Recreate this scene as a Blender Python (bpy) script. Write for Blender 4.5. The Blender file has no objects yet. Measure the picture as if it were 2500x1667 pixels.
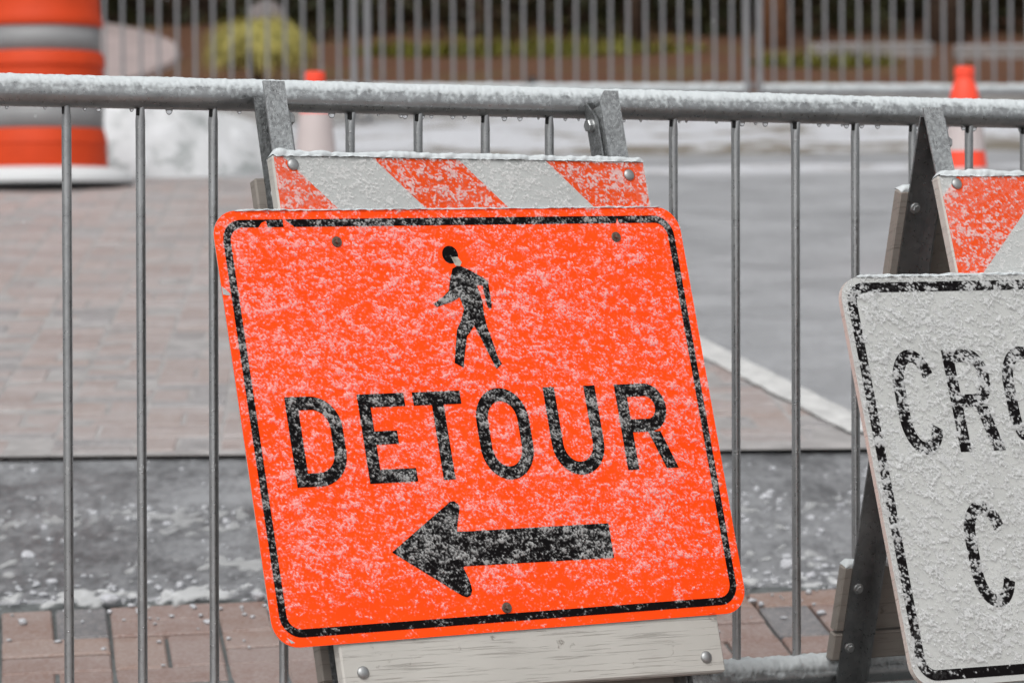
import bpy, bmesh, math, random
import numpy as np
from mathutils import Matrix, Vector

random.seed(7)
R = math.radians
sc = bpy.context.scene
COL = sc.collection
HC = 0.83                      # camera height above the pavement at the fence

# ------------------------------------------------------------------ camera
F_PX = 8700.0                  # focal length in pixels of the 2500 px wide photograph
cam_d = bpy.data.cameras.new('camera')
cam = bpy.data.objects.new('camera', cam_d)
COL.objects.link(cam)
cam_d.sensor_fit = 'HORIZONTAL'
cam_d.sensor_width = 36.0
cam_d.lens = F_PX / 2500.0 * 36.0
cam_d.clip_start = 0.1
cam_d.clip_end = 2000.0
PITCH, ROLL = 0.01807, -0.00783
cp, sp, cr, sr = math.cos(PITCH), math.sin(PITCH), math.cos(ROLL), math.sin(ROLL)
# rows: image right, image down, forward (in world axes)
P = np.array([[1, 0, 0], [0, -sp, -cp], [0, cp, -sp]])
Mc = np.array([[cr, -sr, 0], [sr, cr, 0], [0, 0, 1]]) @ P
cam.matrix_world = Matrix(((Mc[0][0], -Mc[1][0], -Mc[2][0], 0),
                           (Mc[0][1], -Mc[1][1], -Mc[2][1], 0),
                           (Mc[0][2], -Mc[1][2], -Mc[2][2], HC),
                           (0, 0, 0, 1)))
cam_d.dof.use_dof = True
cam_d.dof.focus_distance = 5.02
cam_d.dof.aperture_fstop = 7.2
cam_d.dof.aperture_blades = 9
sc.camera = cam

# ------------------------------------------------------------------ overcast sky and sun
SUN_EL, SUN_AZ = R(52), R(200)          # azimuth clockwise from +Y (sun behind the camera, a little left)
w = bpy.data.worlds.new('World')
sc.world = w
w.use_nodes = True
nt = w.node_tree
nt.nodes.clear()
sky = nt.nodes.new('ShaderNodeTexSky')
sky.sky_type = 'NISHITA'
sky.sun_disc = False
sky.sun_elevation = SUN_EL
sky.sun_rotation = SUN_AZ
sky.air_density = 1.0
sky.dust_density = 4.0
sky.ozone_density = 1.0
hs = nt.nodes.new('ShaderNodeHueSaturation')
hs.inputs['Saturation'].default_value = 0.10      # a clouded-over, colourless sky
bg = nt.nodes.new('ShaderNodeBackground')
bg.inputs['Strength'].default_value = 0.15
wo = nt.nodes.new('ShaderNodeOutputWorld')
nt.links.new(sky.outputs[0], hs.inputs['Color'])
nt.links.new(hs.outputs[0], bg.inputs['Color'])
nt.links.new(bg.outputs[0], wo.inputs['Surface'])

sun_d = bpy.data.lights.new('sun', 'SUN')
sun_d.energy = 0.8
sun_d.angle = R(50)
sun_d.color = (1.0, 0.97, 0.93)
sun = bpy.data.objects.new('sun', sun_d)
COL.objects.link(sun)
sdir = Vector((math.sin(SUN_AZ) * math.cos(SUN_EL), math.cos(SUN_AZ) * math.cos(SUN_EL), math.sin(SUN_EL)))
sun.rotation_euler = sdir.to_track_quat('Z', 'Y').to_euler()
sun.location = (-4, -6, 12)

vs = sc.view_settings
vs.view_transform = 'Standard'
vs.look = 'None'
vs.exposure = 0.0
vs.gamma = 1.0
vs.use_curve_mapping = False
sc.cycles.transparent_max_bounces = 24
sc.cycles.max_bounces = 8

# ------------------------------------------------------------------ materials
def nodes_of(name):
    m = bpy.data.materials.new(name)
    m.use_nodes = True
    t = m.node_tree
    t.nodes.clear()
    out = t.nodes.new('ShaderNodeOutputMaterial')
    b = t.nodes.new('ShaderNodeBsdfPrincipled')
    t.links.new(b.outputs[0], out.inputs['Surface'])
    return m, t, b, out

class G:
    """small helper round a node tree"""
    def __init__(s, t):
        s.t = t
        s.co = None
    def n(s, typ, **kw):
        x = s.t.nodes.new(typ)
        for k, v in kw.items():
            setattr(x, k, v)
        return x
    def l(s, a, b):
        s.t.links.new(a, b)
    def coord(s, kind='Object', scale=(1, 1, 1), rot=(0, 0, 0)):
        tc = s.n('ShaderNodeTexCoord')
        mp = s.n('ShaderNodeMapping')
        mp.inputs['Scale'].default_value = scale
        mp.inputs['Rotation'].default_value = rot
        s.l(tc.outputs[kind], mp.inputs['Vector'])
        return mp.outputs[0]
    def noise(s, vec, scale, detail=4, rough=0.55, dist=0.0):
        x = s.n('ShaderNodeTexNoise')
        x.inputs['Scale'].default_value = scale
        x.inputs['Detail'].default_value = detail
        x.inputs['Roughness'].default_value = rough
        x.inputs['Distortion'].default_value = dist
        if vec is not None:
            s.l(vec, x.inputs['Vector'])
        return x.outputs['Fac']
    def voro(s, vec, scale, out='Distance', feature='F1'):
        x = s.n('ShaderNodeTexVoronoi', feature=feature)
        x.inputs['Scale'].default_value = scale
        if vec is not None:
            s.l(vec, x.inputs['Vector'])
        return x.outputs[out]
    def ramp(s, fac, stops):
        x = s.n('ShaderNodeValToRGB')
        el = x.color_ramp.elements
        while len(el) < len(stops):
            el.new(0.5)
        for e, (p, c) in zip(el, stops):
            e.position = p
            e.color = (c, c, c, 1) if isinstance(c, (int, float)) else tuple(c) + (1,)
        s.l(fac, x.inputs['Fac'])
        return x.outputs['Color']
    def mix(s, fac, a, b):
        x = s.n('ShaderNodeMix', data_type='RGBA')
        for sock, v in ((x.inputs[0], fac), (x.inputs[6], a), (x.inputs[7], b)):
            if isinstance(v, (int, float)):
                sock.default_value = v
            elif isinstance(v, tuple):
                sock.default_value = v + (1,)
            else:
                s.l(v, sock)
        return x.outputs[2]
    def math(s, op, a, b=None):
        x = s.n('ShaderNodeMath', operation=op)
        for i, v in enumerate((a, b)):
            if v is None:
                continue
            if isinstance(v, (int, float)):
                x.inputs[i].default_value = v
            else:
                s.l(v, x.inputs[i])
        return x.outputs[0]
    def bump(s, h, strength, dist, bsdf):
        x = s.n('ShaderNodeBump')
        x.inputs['Strength'].default_value = strength
        x.inputs['Distance'].default_value = dist
        s.l(h, x.inputs['Height'])
        s.l(x.outputs[0], bsdf.inputs['Normal'])

def setp(b, **kw):
    for k, v in kw.items():
        k = k.replace('_', ' ')
        if k == 'Specular':
            k = 'Specular IOR Level'
        b.inputs[k].default_value = v + (1,) if isinstance(v, tuple) and len(v) == 3 else v

def simple(name, col, rough=0.6, metal=0.0, spec=0.5, nscale=None, namp=0.15, bump=None):
    m, t, b, o = nodes_of(name)
    g = G(t)
    setp(b, Base_Color=col, Roughness=rough, Metallic=metal, Specular=spec)
    v = g.coord('Object')
    if nscale:
        f = g.noise(v, nscale, 5)
        lo = tuple(c * (1 - namp) for c in col)
        hi = tuple(min(1, c * (1 + namp)) for c in col)
        g.l(g.ramp(f, [(0.3, lo), (0.7, hi)]), b.inputs['Base Color'])
    if bump:
        g.bump(g.noise(v, bump[0], 4), bump[1], bump[2], b)
    return m

MAT = {}
# galvanised tube, wet and beaded with tiny drops
def galvanised(name, dark, light, frost=0.0):
    m, t, b, o = nodes_of(name)
    g = G(t)
    v = g.coord('Object')
    sp_ = g.voro(v, 95, 'Color')
    n1 = g.noise(v, 14, 4)
    n2 = g.noise(v, 160, 3)
    c = g.ramp(n1, [(0.3, dark), (0.7, light)])
    c = g.mix(0.05, c, sp_)
    bw = g.n('ShaderNodeRGBToBW')
    g.l(c, bw.inputs[0])
    c = g.ramp(bw.outputs[0], [(0.0, (0.0, 0.0, 0.0)), (1.0, (0.97, 0.99, 1.0))])
    setp(b, Metallic=0.95, Roughness=0.36)
    g.l(g.ramp(n2, [(0.35, 0.27), (0.7, 0.5)]), b.inputs['Roughness'])
    drops = g.voro(v, 260)
    dm = g.ramp(drops, [(0.0, 1.0), (0.20, 0.8), (0.32, 0.0)])
    sel = g.ramp(g.noise(v, 70, 2), [(0.54, 0.0), (0.62, 1.0)])
    dmask = g.math('MULTIPLY', dm, sel)
    if frost > 0:
        ice = g.noise(v, 170, 6, 0.7)
        im = g.ramp(ice, [(0.38, 0.05), (0.66, frost)])
        c = g.mix(im, c, (0.80, 0.85, 0.86))
        g.l(g.math('SUBTRACT', 0.85, g.math('MULTIPLY', im, 0.8)), b.inputs['Metallic'])
        h = g.math('ADD', g.math('MULTIPLY', ice, 1.0), dmask)
        g.bump(h, 0.8, 0.0022, b)
    else:
        g.bump(g.math('ADD', dmask, g.math('MULTIPLY', n2, 0.12)), 0.45, 0.0011, b)
    g.l(c, b.inputs['Base Color'])
    return m
MAT['galv'] = galvanised('galvanised_steel', (0.34,) * 3, (0.49,) * 3)
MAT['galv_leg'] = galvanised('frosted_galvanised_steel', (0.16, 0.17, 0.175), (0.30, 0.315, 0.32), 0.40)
MAT['galv_rear'] = galvanised('dark_wet_galvanised_steel', (0.075, 0.08, 0.085), (0.16, 0.17, 0.175), 0.26)  # rear legs: darker, wetter steel with less frost
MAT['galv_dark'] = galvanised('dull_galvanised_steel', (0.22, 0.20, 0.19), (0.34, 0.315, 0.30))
MAT['galv_far'] = simple('galvanised_far', (0.30, 0.30, 0.31), 0.45, 0.6, nscale=6)
MAT['notch_shade'] = simple('painted_notch_shade', (0.012, 0.012, 0.012), 0.8)  # near-black colour standing in for shade inside the bar ends

# packed snow
def snow_mat(name, col, bump=0.5, bscale=220, cover=False, dist=0.003):
    m, t, b, o = nodes_of(name)
    g = G(t)
    v = g.coord('Object')
    setp(b, Roughness=0.85, Specular=0.15)
    n = g.noise(v, bscale, 5, 0.7)
    lo = tuple(c * 0.93 for c in col)
    g.l(g.ramp(n, [(0.3, lo), (0.7, col)]), b.inputs['Base Color'])
    g.bump(n, bump, dist, b)
    if cover:
        at = g.n('ShaderNodeAttribute', attribute_name='cover')
        tr = g.n('ShaderNodeBsdfTransparent')
        mx = g.n('ShaderNodeMixShader')
        g.l(at.outputs['Fac'], mx.inputs[0])
        g.l(tr.outputs[0], mx.inputs[1])
        g.l(b.outputs[0], mx.inputs[2])
        g.l(mx.outputs[0], o.inputs['Surface'])
    return m
MAT['snow'] = snow_mat('snow', (0.68, 0.70, 0.71))
MAT['snow_crust_white'] = snow_mat('settled_snow_crust', (0.68, 0.69, 0.69), cover=True, bscale=700, bump=0.25, dist=0.0008)
MAT['snow_crust'] = snow_mat('snow_crust', (0.84, 0.84, 0.83), cover=True, bscale=700, bump=0.25, dist=0.0008)
MAT['snow_rail'] = snow_mat('snow_rail', (0.68, 0.725, 0.74), cover=True, bscale=520, bump=0.45, dist=0.0012)

# sign sheeting and boards
def sheeting(name, col, rough=0.45):
    m, t, b, o = nodes_of(name)
    g = G(t)
    v = g.coord('Object')
    n = g.noise(v, 9, 3)
    setp(b, Roughness=rough, Specular=0.12)
    g.l(g.ramp(n, [(0.32, tuple(c * 0.88 for c in col)), (0.68, col)]), b.inputs['Base Color'])
    return m
MAT['fluo'] = sheeting('fluorescent_orange_sheeting', (1.30, 0.088, 0.006))
MAT['stripe_orange'] = sheeting('orange_stripe_sheeting', (0.86, 0.085, 0.012))
MAT['stripe_white'] = sheeting('white_stripe_sheeting', (0.52, 0.535, 0.525))
MAT['white_sheet'] = sheeting('white_sign_sheeting', (0.54, 0.55, 0.535))
MAT['black'] = simple('black_vinyl', (0.006, 0.005, 0.0055), 0.75, 0.0, 0.06)
MAT['alu'] = simple('sign_edge', (0.45, 0.44, 0.42), 0.5, 0.3)
MAT['tape'] = simple('old_tape', (0.42, 0.40, 0.34), 0.5, nscale=120, namp=0.4)

def wood_paint(name, paint, bare, wear=0.5):
    m, t, b, o = nodes_of(name)
    g = G(t)
    v = g.coord('Object', (0.55, 1.6, 30))
    v2 = g.coord('Object')
    crack = g.noise(v, 14, 6, 0.65, 0.4)
    cm = g.ramp(crack, [(0.37, 1.0), (0.43, 0.0)])
    chips = g.ramp(g.noise(v2, 38, 7, 0.75), [(0.60 + 0.06 * (1 - wear), 0.0), (0.66 + 0.06 * (1 - wear), 1.0)])
    dirt = g.noise(v2, 5, 5)
    c = g.ramp(dirt, [(0.3, tuple(x * 0.86 for x in paint)), (0.7, paint)])
    c = g.mix(g.math('MULTIPLY', cm, 0.36), c, bare)
    c = g.mix(g.math('MULTIPLY', chips, wear), c, bare)
    g.l(c, b.inputs['Base Color'])
    setp(b, Roughness=0.65, Specular=0.3)
    g.bump(g.math('SUBTRACT', g.math('MULTIPLY', crack, 0.4), g.math('ADD', cm, chips)), 0.5, 0.0012, b)
    return m
MAT['board'] = wood_paint('weathered_white_paint', (0.57, 0.555, 0.515), (0.15, 0.125, 0.10), 0.6)
MAT['plywood'] = wood_paint('bare_plywood', (0.31, 0.28, 0.25), (0.11, 0.085, 0.07), 0.7)
MAT['rust'] = simple('rusty_bolt', (0.16, 0.115, 0.09), 0.5, 0.6, nscale=260, namp=0.5)
MAT['zinc'] = simple('zinc_bolt', (0.42, 0.43, 0.43), 0.48, 0.95, nscale=90, namp=0.2)

m, t, b, o = nodes_of('water')
setp(b, Base_Color=(1, 1, 1), Roughness=0.0, IOR=1.333)
b.inputs['Transmission Weight'].default_value = 1.0
MAT['water'] = m

# ground: wet asphalt with a thin, smeared film of slush
def asphalt(name, film_lo, film_hi, streak=(0.5, 5.0, 1)):
    m, t, b, o = nodes_of(name)
    g = G(t)
    v = g.coord('Object')
    vs_ = g.coord('Object', streak, (0, 0, R(4)))
    grain = g.noise(v, 240, 3)
    patch = g.noise(g.coord('Object', (1.6, .7, 1), (0, 0, R(8))), 1.1, 6, 0.62)
    sm = g.noise(vs_, 2.2, 8, 0.74)
    fine = g.noise(g.coord('Object', (1, .30, 1)), 34, 5, 0.75)
    base = g.ramp(grain, [(0.3, (0.055, 0.056, 0.060)), (0.7, (0.115, 0.117, 0.122))])
    f = g.ramp(g.math('ADD', g.math('MULTIPLY', sm, 0.5), g.math('MULTIPLY', fine, 0.5)),
               [(0.42, film_lo), (0.58, film_hi)])
    f = g.math('ADD', f, g.math('MULTIPLY', g.math('SUBTRACT', patch, 0.5), 0.55))
    c = g.mix(f, base, (0.54, 0.55, 0.57))
    g.l(c, b.inputs['Base Color'])
    g.l(g.ramp(sm, [(0.35, 0.28), (0.65, 0.6)]), b.inputs['Roughness'])
    g.bump(g.math('ADD', grain, fine), 0.35, 0.006, b)
    return m
MAT['asphalt'] = asphalt('wet_asphalt', 0.55, 0.70, (0.8, 1.25, 1))
MAT['asphalt_strip'] = asphalt('wet_asphalt_patch', 0.05, 0.46, (1.2, 1.0, 1))
MAT['paint'] = simple('worn_white_line', (0.62, 0.62, 0.61), 0.6, nscale=24, namp=0.25, bump=(60, 0.3, 0.004))
MAT['slush_joint'] = simple('slush_filled_joint', (0.36, 0.345, 0.34), 0.8, nscale=12, namp=0.25)
MAT['sand'] = simple('jointing_sand', (0.13, 0.14, 0.14), 0.9, nscale=90, namp=0.3)

def paver(name, film, fscale=6):
    m, t, b, o = nodes_of(name)
    g = G(t)
    v = g.coord('Generated')
    tc = g.n('ShaderNodeNewGeometry')
    oi = g.n('ShaderNodeObjectInfo')
    rnd = g.math('FRACT', g.math('ADD', tc.outputs['Random Per Island'], oi.outputs['Random']))
    c = g.ramp(rnd, [(0.0, (0.10, 0.104, 0.115)), (0.16, (0.115, 0.112, 0.118)), (0.20, (0.23, 0.138, 0.112)),
                     (0.5, (0.24, 0.150, 0.125)), (0.75, (0.21, 0.124, 0.10)), (1.0, (0.26, 0.155, 0.115))])
    gm = g.n('ShaderNodeNewGeometry')
    wp = gm.outputs['Position']
    grit = g.noise(wp, 130, 5, 0.7)
    c = g.mix(g.ramp(grit, [(0.42, 0.0), (0.62, 0.40)]), c, (0.45, 0.39, 0.36))
    mp = g.n('ShaderNodeMapping')
    mp.inputs['Scale'].default_value = (0.7, 2.2, 1)
    g.l(wp, mp.inputs['Vector'])
    fl = g.noise(mp.outputs[0], 2.2, 7, 0.7)
    mp2 = g.n('ShaderNodeMapping')
    mp2.inputs['Scale'].default_value = (1, .35, 1)
    g.l(wp, mp2.inputs['Vector'])
    fine = g.noise(mp2.outputs[0], fscale * 6, 6, 0.75)
    f = g.ramp(g.math('ADD', g.math('MULTIPLY', fl, 0.6), g.math('MULTIPLY', fine, 0.4)),
               [(0.42, film[0]), (0.58, film[1])])
    c = g.mix(f, c, (0.52, 0.50, 0.50))
    g.l(c, b.inputs['Base Color'])
    setp(b, Roughness=0.5, Specular=0.4)
    g.bump(grit, 0.4, 0.004, b)
    return m
MAT['paver'] = paver('brick_paver', (0.0, 0.22))
MAT['paver_far'] = paver('slushy_brick_paver', (0.30, 0.68))
MAT['concrete'] = simple('pale_concrete', (0.40, 0.385, 0.37), 0.8, nscale=9, namp=0.2, bump=(60, 0.3, 0.004))
MAT['pink_path'] = simple('pink_paving', (0.42, 0.345, 0.335), 0.7, nscale=4, namp=0.2)
# mulch and leaf litter
m, t, b, o = nodes_of('mulch')
g = G(t)
v = g.coord('Object')
n1, n2 = g.noise(v, 1.3, 4), g.noise(v, 26, 6, 0.75)
c = g.ramp(n2, [(0.3, (0.03, 0.014, 0.008)), (0.5, (0.15, 0.062, 0.028)), (0.72, (0.29, 0.135, 0.07))])
c = g.mix(g.ramp(n1, [(0.5, 0.0), (0.66, 0.6)]), c, (0.15, 0.115, 0.035))
g.l(c, b.inputs['Base Color'])
setp(b, Roughness=0.9)
g.bump(n2, 0.8, 0.05, b)
MAT['mulch'] = m
# dirty snow along the kerb
def dirty(name, amt):
    m, t, b, o = nodes_of(name)
    g = G(t)
    v = g.coord('Object', (1.0, 2.0, 3.0))
    n = g.noise(v, 2.3, 7, 0.7)
    n2 = g.noise(g.coord('Object'), 30, 5, 0.7)
    f = g.ramp(n, [(amt - .06, 1.0), (amt + .06, 0.0)])
    c = g.mix(f, (0.58, 0.59, 0.62), (0.20, 0.175, 0.14))
    c = g.mix(g.ramp(n2, [(0.52, 0.0), (0.75, 0.4)]), c, (0.30, 0.28, 0.27))
    g.l(c, b.inputs['Base Color'])
    setp(b, Roughness=0.7)
    g.bump(n2, 0.6, 0.03, b)
    return m
MAT['snow_dirty'] = dirty('dirty_snow', 0.42)
MAT['snow_clean'] = dirty('lightly_soiled_snow', 0.30)
m, t, b, o = nodes_of('mottled_snow')
g = G(t)
n1, n2 = g.noise(g.coord('Object', (1, .55, 1)), 5.5, 6, 0.68), g.noise(g.coord('Object'), 1.4, 4)
c = g.ramp(n1, [(0.37, (0.38, 0.40, 0.40)), (0.46, (0.66, 0.67, 0.68)), (0.7, (0.76, 0.77, 0.79))])
c = g.mix(g.ramp(n2, [(0.5, 0.0), (0.7, 0.35)]), c, (0.45, 0.46, 0.47))
g.l(c, b.inputs['Base Color'])
setp(b, Roughness=0.8, Specular=0.2)
g.bump(n1, 0.6, 0.05, b)
MAT['snow_mound'] = m
MAT['slush_brown'] = dirty('brown_slush', 0.56)

def plastic(name, col, rough=0.42):
    return simple(name, col, rough, 0.0, 0.4, nscale=7, namp=0.07)
MAT['drum'] = plastic('orange_drum_plastic', (0.62, 0.050, 0.004), 0.65)
MAT['drum_white'] = simple('drum_reflective_band', (0.27, 0.275, 0.28), 0.5, nscale=9, namp=0.08)
MAT['cone'] = plastic('orange_cone_plastic', (1.15, 0.085, 0.04), 0.5)
MAT['cone_white'] = simple('cone_reflective_collar', (0.56, 0.49, 0.48), 0.5, nscale=9, namp=0.06)
MAT['rubber'] = simple('black_rubber', (0.02, 0.02, 0.022), 0.7, nscale=20)

def leafy(name, cols, rough=0.6):
    m, t, b, o = nodes_of(name)
    g = G(t)
    gm = g.n('ShaderNodeNewGeometry')
    n = len(cols)
    stops = [(i / (n - 1), c) for i, c in enumerate(cols)]
    g.l(g.ramp(gm.outputs['Random Per Island'], stops), b.inputs['Base Color'])
    setp(b, Roughness=rough, Specular=0.3)
    return m
MAT['conifer'] = leafy('conifer_foliage', [(0.012, 0.016, 0.006), (0.028, 0.032, 0.009), (0.045, 0.045, 0.012), (0.02, 0.024, 0.01)])
MAT['conifer_brown'] = leafy('bronzed_conifer_foliage', [(0.02, 0.014, 0.006), (0.05, 0.032, 0.01), (0.028, 0.03, 0.009), (0.012, 0.01, 0.005)])
m, t, b, o = nodes_of('golden_foliage')
g = G(t)
gm = g.n('ShaderNodeNewGeometry')
cl = g.noise(g.coord('Object'), 13, 3, 0.6)
c = g.ramp(gm.outputs['Random Per Island'], [(0.0, (0.40, 0.35, 0.09)), (0.5, (0.68, 0.60, 0.20)), (1.0, (0.52, 0.48, 0.13))])
c = g.mix(g.ramp(cl, [(0.36, 1.0), (0.50, 0.0)]), c, (0.08, 0.08, 0.02))
g.l(c, b.inputs['Base Color'])
setp(b, Roughness=0.6, Specular=0.2)
MAT['golden'] = m
MAT['grass'] = leafy('ground_cover_leaves', [(0.14, 0.15, 0.02), (0.21, 0.19, 0.03), (0.10, 0.12, 0.018)])
MAT['bark'] = simple('bark', (0.05, 0.028, 0.016), 0.9, nscale=14, namp=0.5, bump=(30, 0.8, 0.02))
MAT['bark_red'] = simple('reddish_bark', (0.16, 0.068, 0.028), 0.9, nscale=14, namp=0.45, bump=(30, 0.8, 0.02))
MAT['timber'] = simple('grey_timber', (0.22, 0.20, 0.19), 0.8, nscale=12, namp=0.3)
MAT['stone'] = simple('garden_stone', (0.20, 0.175, 0.17), 0.8, nscale=5, namp=0.3, bump=(14, 0.7, 0.03))

# ------------------------------------------------------------------ mesh helpers
class MB:
    def __init__(s):
        s.v, s.f, s.mi = [], [], []
    def add(s, vs, fs, mi=0):
        o = len(s.v)
        s.v += [tuple(p) for p in vs]
        s.f += [tuple(i + o for i in f) for f in fs]
        s.mi += [mi] * len(fs)
        return s
    def box(s, x0, x1, y0, y1, z0, z1, mi=0):
        vs = [(x, y, z) for x in (x0, x1) for y in (y0, y1) for z in (z0, z1)]
        return s.add(vs, [(0, 1, 3, 2), (4, 6, 7, 5), (0, 4, 5, 1), (2, 3, 7, 6), (0, 2, 6, 4), (1, 5, 7, 3)], mi)
    def cbox(s, x0, x1, y0, y1, z0, z1, c=0.002, mi=0):
        """box with all edges chamfered"""
        vs = []
        for x, sx in ((x0, 1), (x1, -1)):
            for y, sy in ((y0, 1), (y1, -1)):
                for z, sz in ((z0, 1), (z1, -1)):
                    vs += [(x, y + sy * c, z + sz * c), (x + sx * c, y, z + sz * c), (x + sx * c, y + sy * c, z)]
        bm = bmesh.new()
        bv = [bm.verts.new(p) for p in vs]
        h = bmesh.ops.convex_hull(bm, input=bv)
        bm.normal_update()
        bm.verts.index_update()
        s.add([v.co[:] for v in bm.verts], [[v.index for v in f.verts] for f in bm.faces], mi)
        bm.free()
        return s
    def ring_tube(s, pts, rad, seg=14, cap=True, mi=0, up=(0, 0, 1)):
        """tube along a polyline; rad may be a list"""
        pts = [Vector(p) for p in pts]
        n = len(pts)
        rads = rad if isinstance(rad, (list, tuple)) else [rad] * n
        vs, fs = [], []
        pu = None
        for i, p in enumerate(pts):
            d = (pts[min(i + 1, n - 1)] - pts[max(i - 1, 0)]).normalized()
            if pu is None:
                a = Vector(up)
                if abs(d.dot(a)) > 0.95:
                    a = Vector((1, 0, 0))
                pu = (a - d * a.dot(d)).normalized()
            else:
                pu = (pu - d * pu.dot(d)).normalized()
            q = d.cross(pu)
            for k in range(seg):
                an = 2 * math.pi * k / seg
                vs.append(p + (pu * math.cos(an) + q * math.sin(an)) * rads[i])
        for i in range(n - 1):
            for k in range(seg):
                a, b_ = i * seg + k, i * seg + (k + 1) % seg
                fs.append((a, b_, b_ + seg, a + seg))
        if cap:
            fs.append(tuple(range(seg))[::-1])
            fs.append(tuple(range((n - 1) * seg, n * seg)))
        return s.add(vs, fs, mi)
    def lathe(s, prof, seg=40, center=(0, 0, 0), mi=0, cap=True):
        vs, fs = [], []
        n = len(prof)
        for r, z in prof:
            for k in range(seg):
                a = 2 * math.pi * k / seg
                vs.append((center[0] + r * math.cos(a), center[1] + r * math.sin(a), center[2] + z))
        for i in range(n - 1):
            for k in range(seg):
                a, b_ = i * seg + k, i * seg + (k + 1) % seg
                fs.append((a, b_, b_ + seg, a + seg))
        if cap:
            fs.append(tuple(range(seg))[::-1])
            fs.append(tuple(range((n - 1) * seg, n * seg)))
        return s.add(vs, fs, mi)
    def blob(s, c, rx, ry, rz, seg=9, rings=6, rough=0.25, rng=random, mi=0):
        vs, fs = [(c[0], c[1], c[2] - rz)], []
        for i in range(1, rings):
            ph = math.pi * i / rings
            for k in range(seg):
                a = 2 * math.pi * k / seg
                q = 1 + rng.uniform(-rough, rough)
                vs.append((c[0] + rx * q * math.sin(ph) * math.cos(a), c[1] + ry * q * math.sin(ph) * math.sin(a),
                           c[2] - rz * q * math.cos(ph)))
        vs.append((c[0], c[1], c[2] + rz))
        L = len(vs) - 1
        for k in range(seg):
            fs.append((0, 1 + (k + 1) % seg, 1 + k))
            fs.append((L, L - seg + k, L - seg + (k + 1) % seg))
        for i in range(rings - 2):
            for k in range(seg):
                a, b_ = 1 + i * seg + k, 1 + i * seg + (k + 1) % seg
                fs.append((a, b_, b_ + seg, a + seg))
        return s.add(vs, fs, mi)
    def build(s, name, mats, parent=None, smooth=False, mat_world=None):
        me = bpy.data.meshes.new(name)
        me.from_pydata(s.v, [], s.f)
        if not isinstance(mats, (list, tuple)):
            mats = [mats]
        for mm in mats:
            me.materials.append(MAT[mm])
        if any(s.mi):
            me.polygons.foreach_set('material_index', s.mi)
        me.update()
        if smooth:
            if smooth is True:
                me.polygons.foreach_set('use_smooth', [True] * len(me.polygons))
            else:
                bm = bmesh.new()
                bm.from_mesh(me)
                for e in bm.edges:
                    e.smooth = not (len(e.link_faces) == 2 and e.calc_face_angle(0) > smooth)
                for f in bm.faces:
                    f.smooth = True
                bm.to_mesh(me)
                bm.free()
        o = bpy.data.objects.new(name, me)
        COL.objects.link(o)
        if parent is not None:
            o.parent = parent
        if mat_world is not None:
            o.matrix_world = mat_world
        return o

def link_copy(src, parent=None, loc=None, name=None):
    o = src.copy()
    if name:
        o.name = name
    COL.objects.link(o)
    o.parent = parent
    if loc is not None:
        o.location = loc
    return o

def tag(o, label=None, cat=None, group=None, kind=None):
    for k, v in (('label', label), ('category', cat), ('group', group), ('kind', kind)):
        if v:
            o[k] = v
    return o

def empty(name, matrix):
    o = bpy.data.objects.new(name, None)
    o.empty_display_size = 0.1
    COL.objects.link(o)
    o.matrix_world = matrix
    return o

def frame(ex, ey, ez, org):
    return Matrix(((ex[0], ey[0], ez[0], org[0]), (ex[1], ey[1], ez[1], org[1]), (ex[2], ey[2], ez[2], org[2]), (0, 0, 0, 1)))

# ------------------------------------------------------------------ smooth random fields (numpy)
def field(ny, nx, cy, cx, rng):
    """smooth value noise, cy x cx cells over the grid, roughly N(0,1)"""
    gy, gx = int(cy) + 4, int(cx) + 4
    a = rng.standard_normal((gy, gx))
    y = np.linspace(0, cy, ny) + 1
    x = np.linspace(0, cx, nx) + 1
    def wts(tt):
        i = np.floor(tt).astype(int)
        f = tt - i
        w = np.stack([(1 - f) ** 3 / 6, (3 * f ** 3 - 6 * f ** 2 + 4) / 6,
                      (-3 * f ** 3 + 3 * f ** 2 + 3 * f + 1) / 6, f ** 3 / 6], 1)
        return i, w
    iy, wy = wts(y)
    ix, wx = wts(x)
    rows = sum(wy[:, k:k + 1] * a[np.clip(iy + k - 1, 0, gy - 1)] for k in range(4))
    out = sum(wx[:, k] * rows[:, np.clip(ix + k - 1, 0, gx - 1)] for k in range(4))
    return out / out.std()

def grid_mesh(name, X, Y, Z, cover, mat, parent, thr=0.02):
    """grid of points -> mesh keeping only cells with snow; 'cover' stored per vertex"""
    ny, nx = X.shape
    keepv = cover > thr
    q = keepv[:-1, :-1] | keepv[1:, :-1] | keepv[:-1, 1:] | keepv[1:, 1:]
    jj, ii = np.nonzero(q)
    idx = np.stack([jj * nx + ii, jj * nx + ii + 1, (jj + 1) * nx + ii + 1, (jj + 1) * nx + ii], 1)
    used, inv = np.unique(idx.ravel(), return_inverse=True)
    co = np.stack([X.ravel(), Y.ravel(), Z.ravel()], 1)[used].astype(np.float32)
    nf = len(idx)
    me = bpy.data.meshes.new(name)
    me.vertices.add(len(used))
    me.vertices.foreach_set('co', co.ravel())
    me.loops.add(nf * 4)
    me.loops.foreach_set('vertex_index', inv.ravel().astype(np.int32))
    me.polygons.add(nf)
    me.polygons.foreach_set('loop_start', np.arange(nf, dtype=np.int32) * 4)
    me.update(calc_edges=True)
    at = me.attributes.new('cover', 'FLOAT', 'POINT')
    at.data.foreach_set('value', cover.ravel()[used].astype(np.float32))
    me.polygons.foreach_set('use_smooth', np.ones(nf, dtype=bool))
    me.materials.append(MAT[mat])
    o = bpy.data.objects.new(name, me)
    COL.objects.link(o)
    if parent is not None:
        o.parent = parent
    o['kind'] = 'stuff'
    return o

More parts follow.
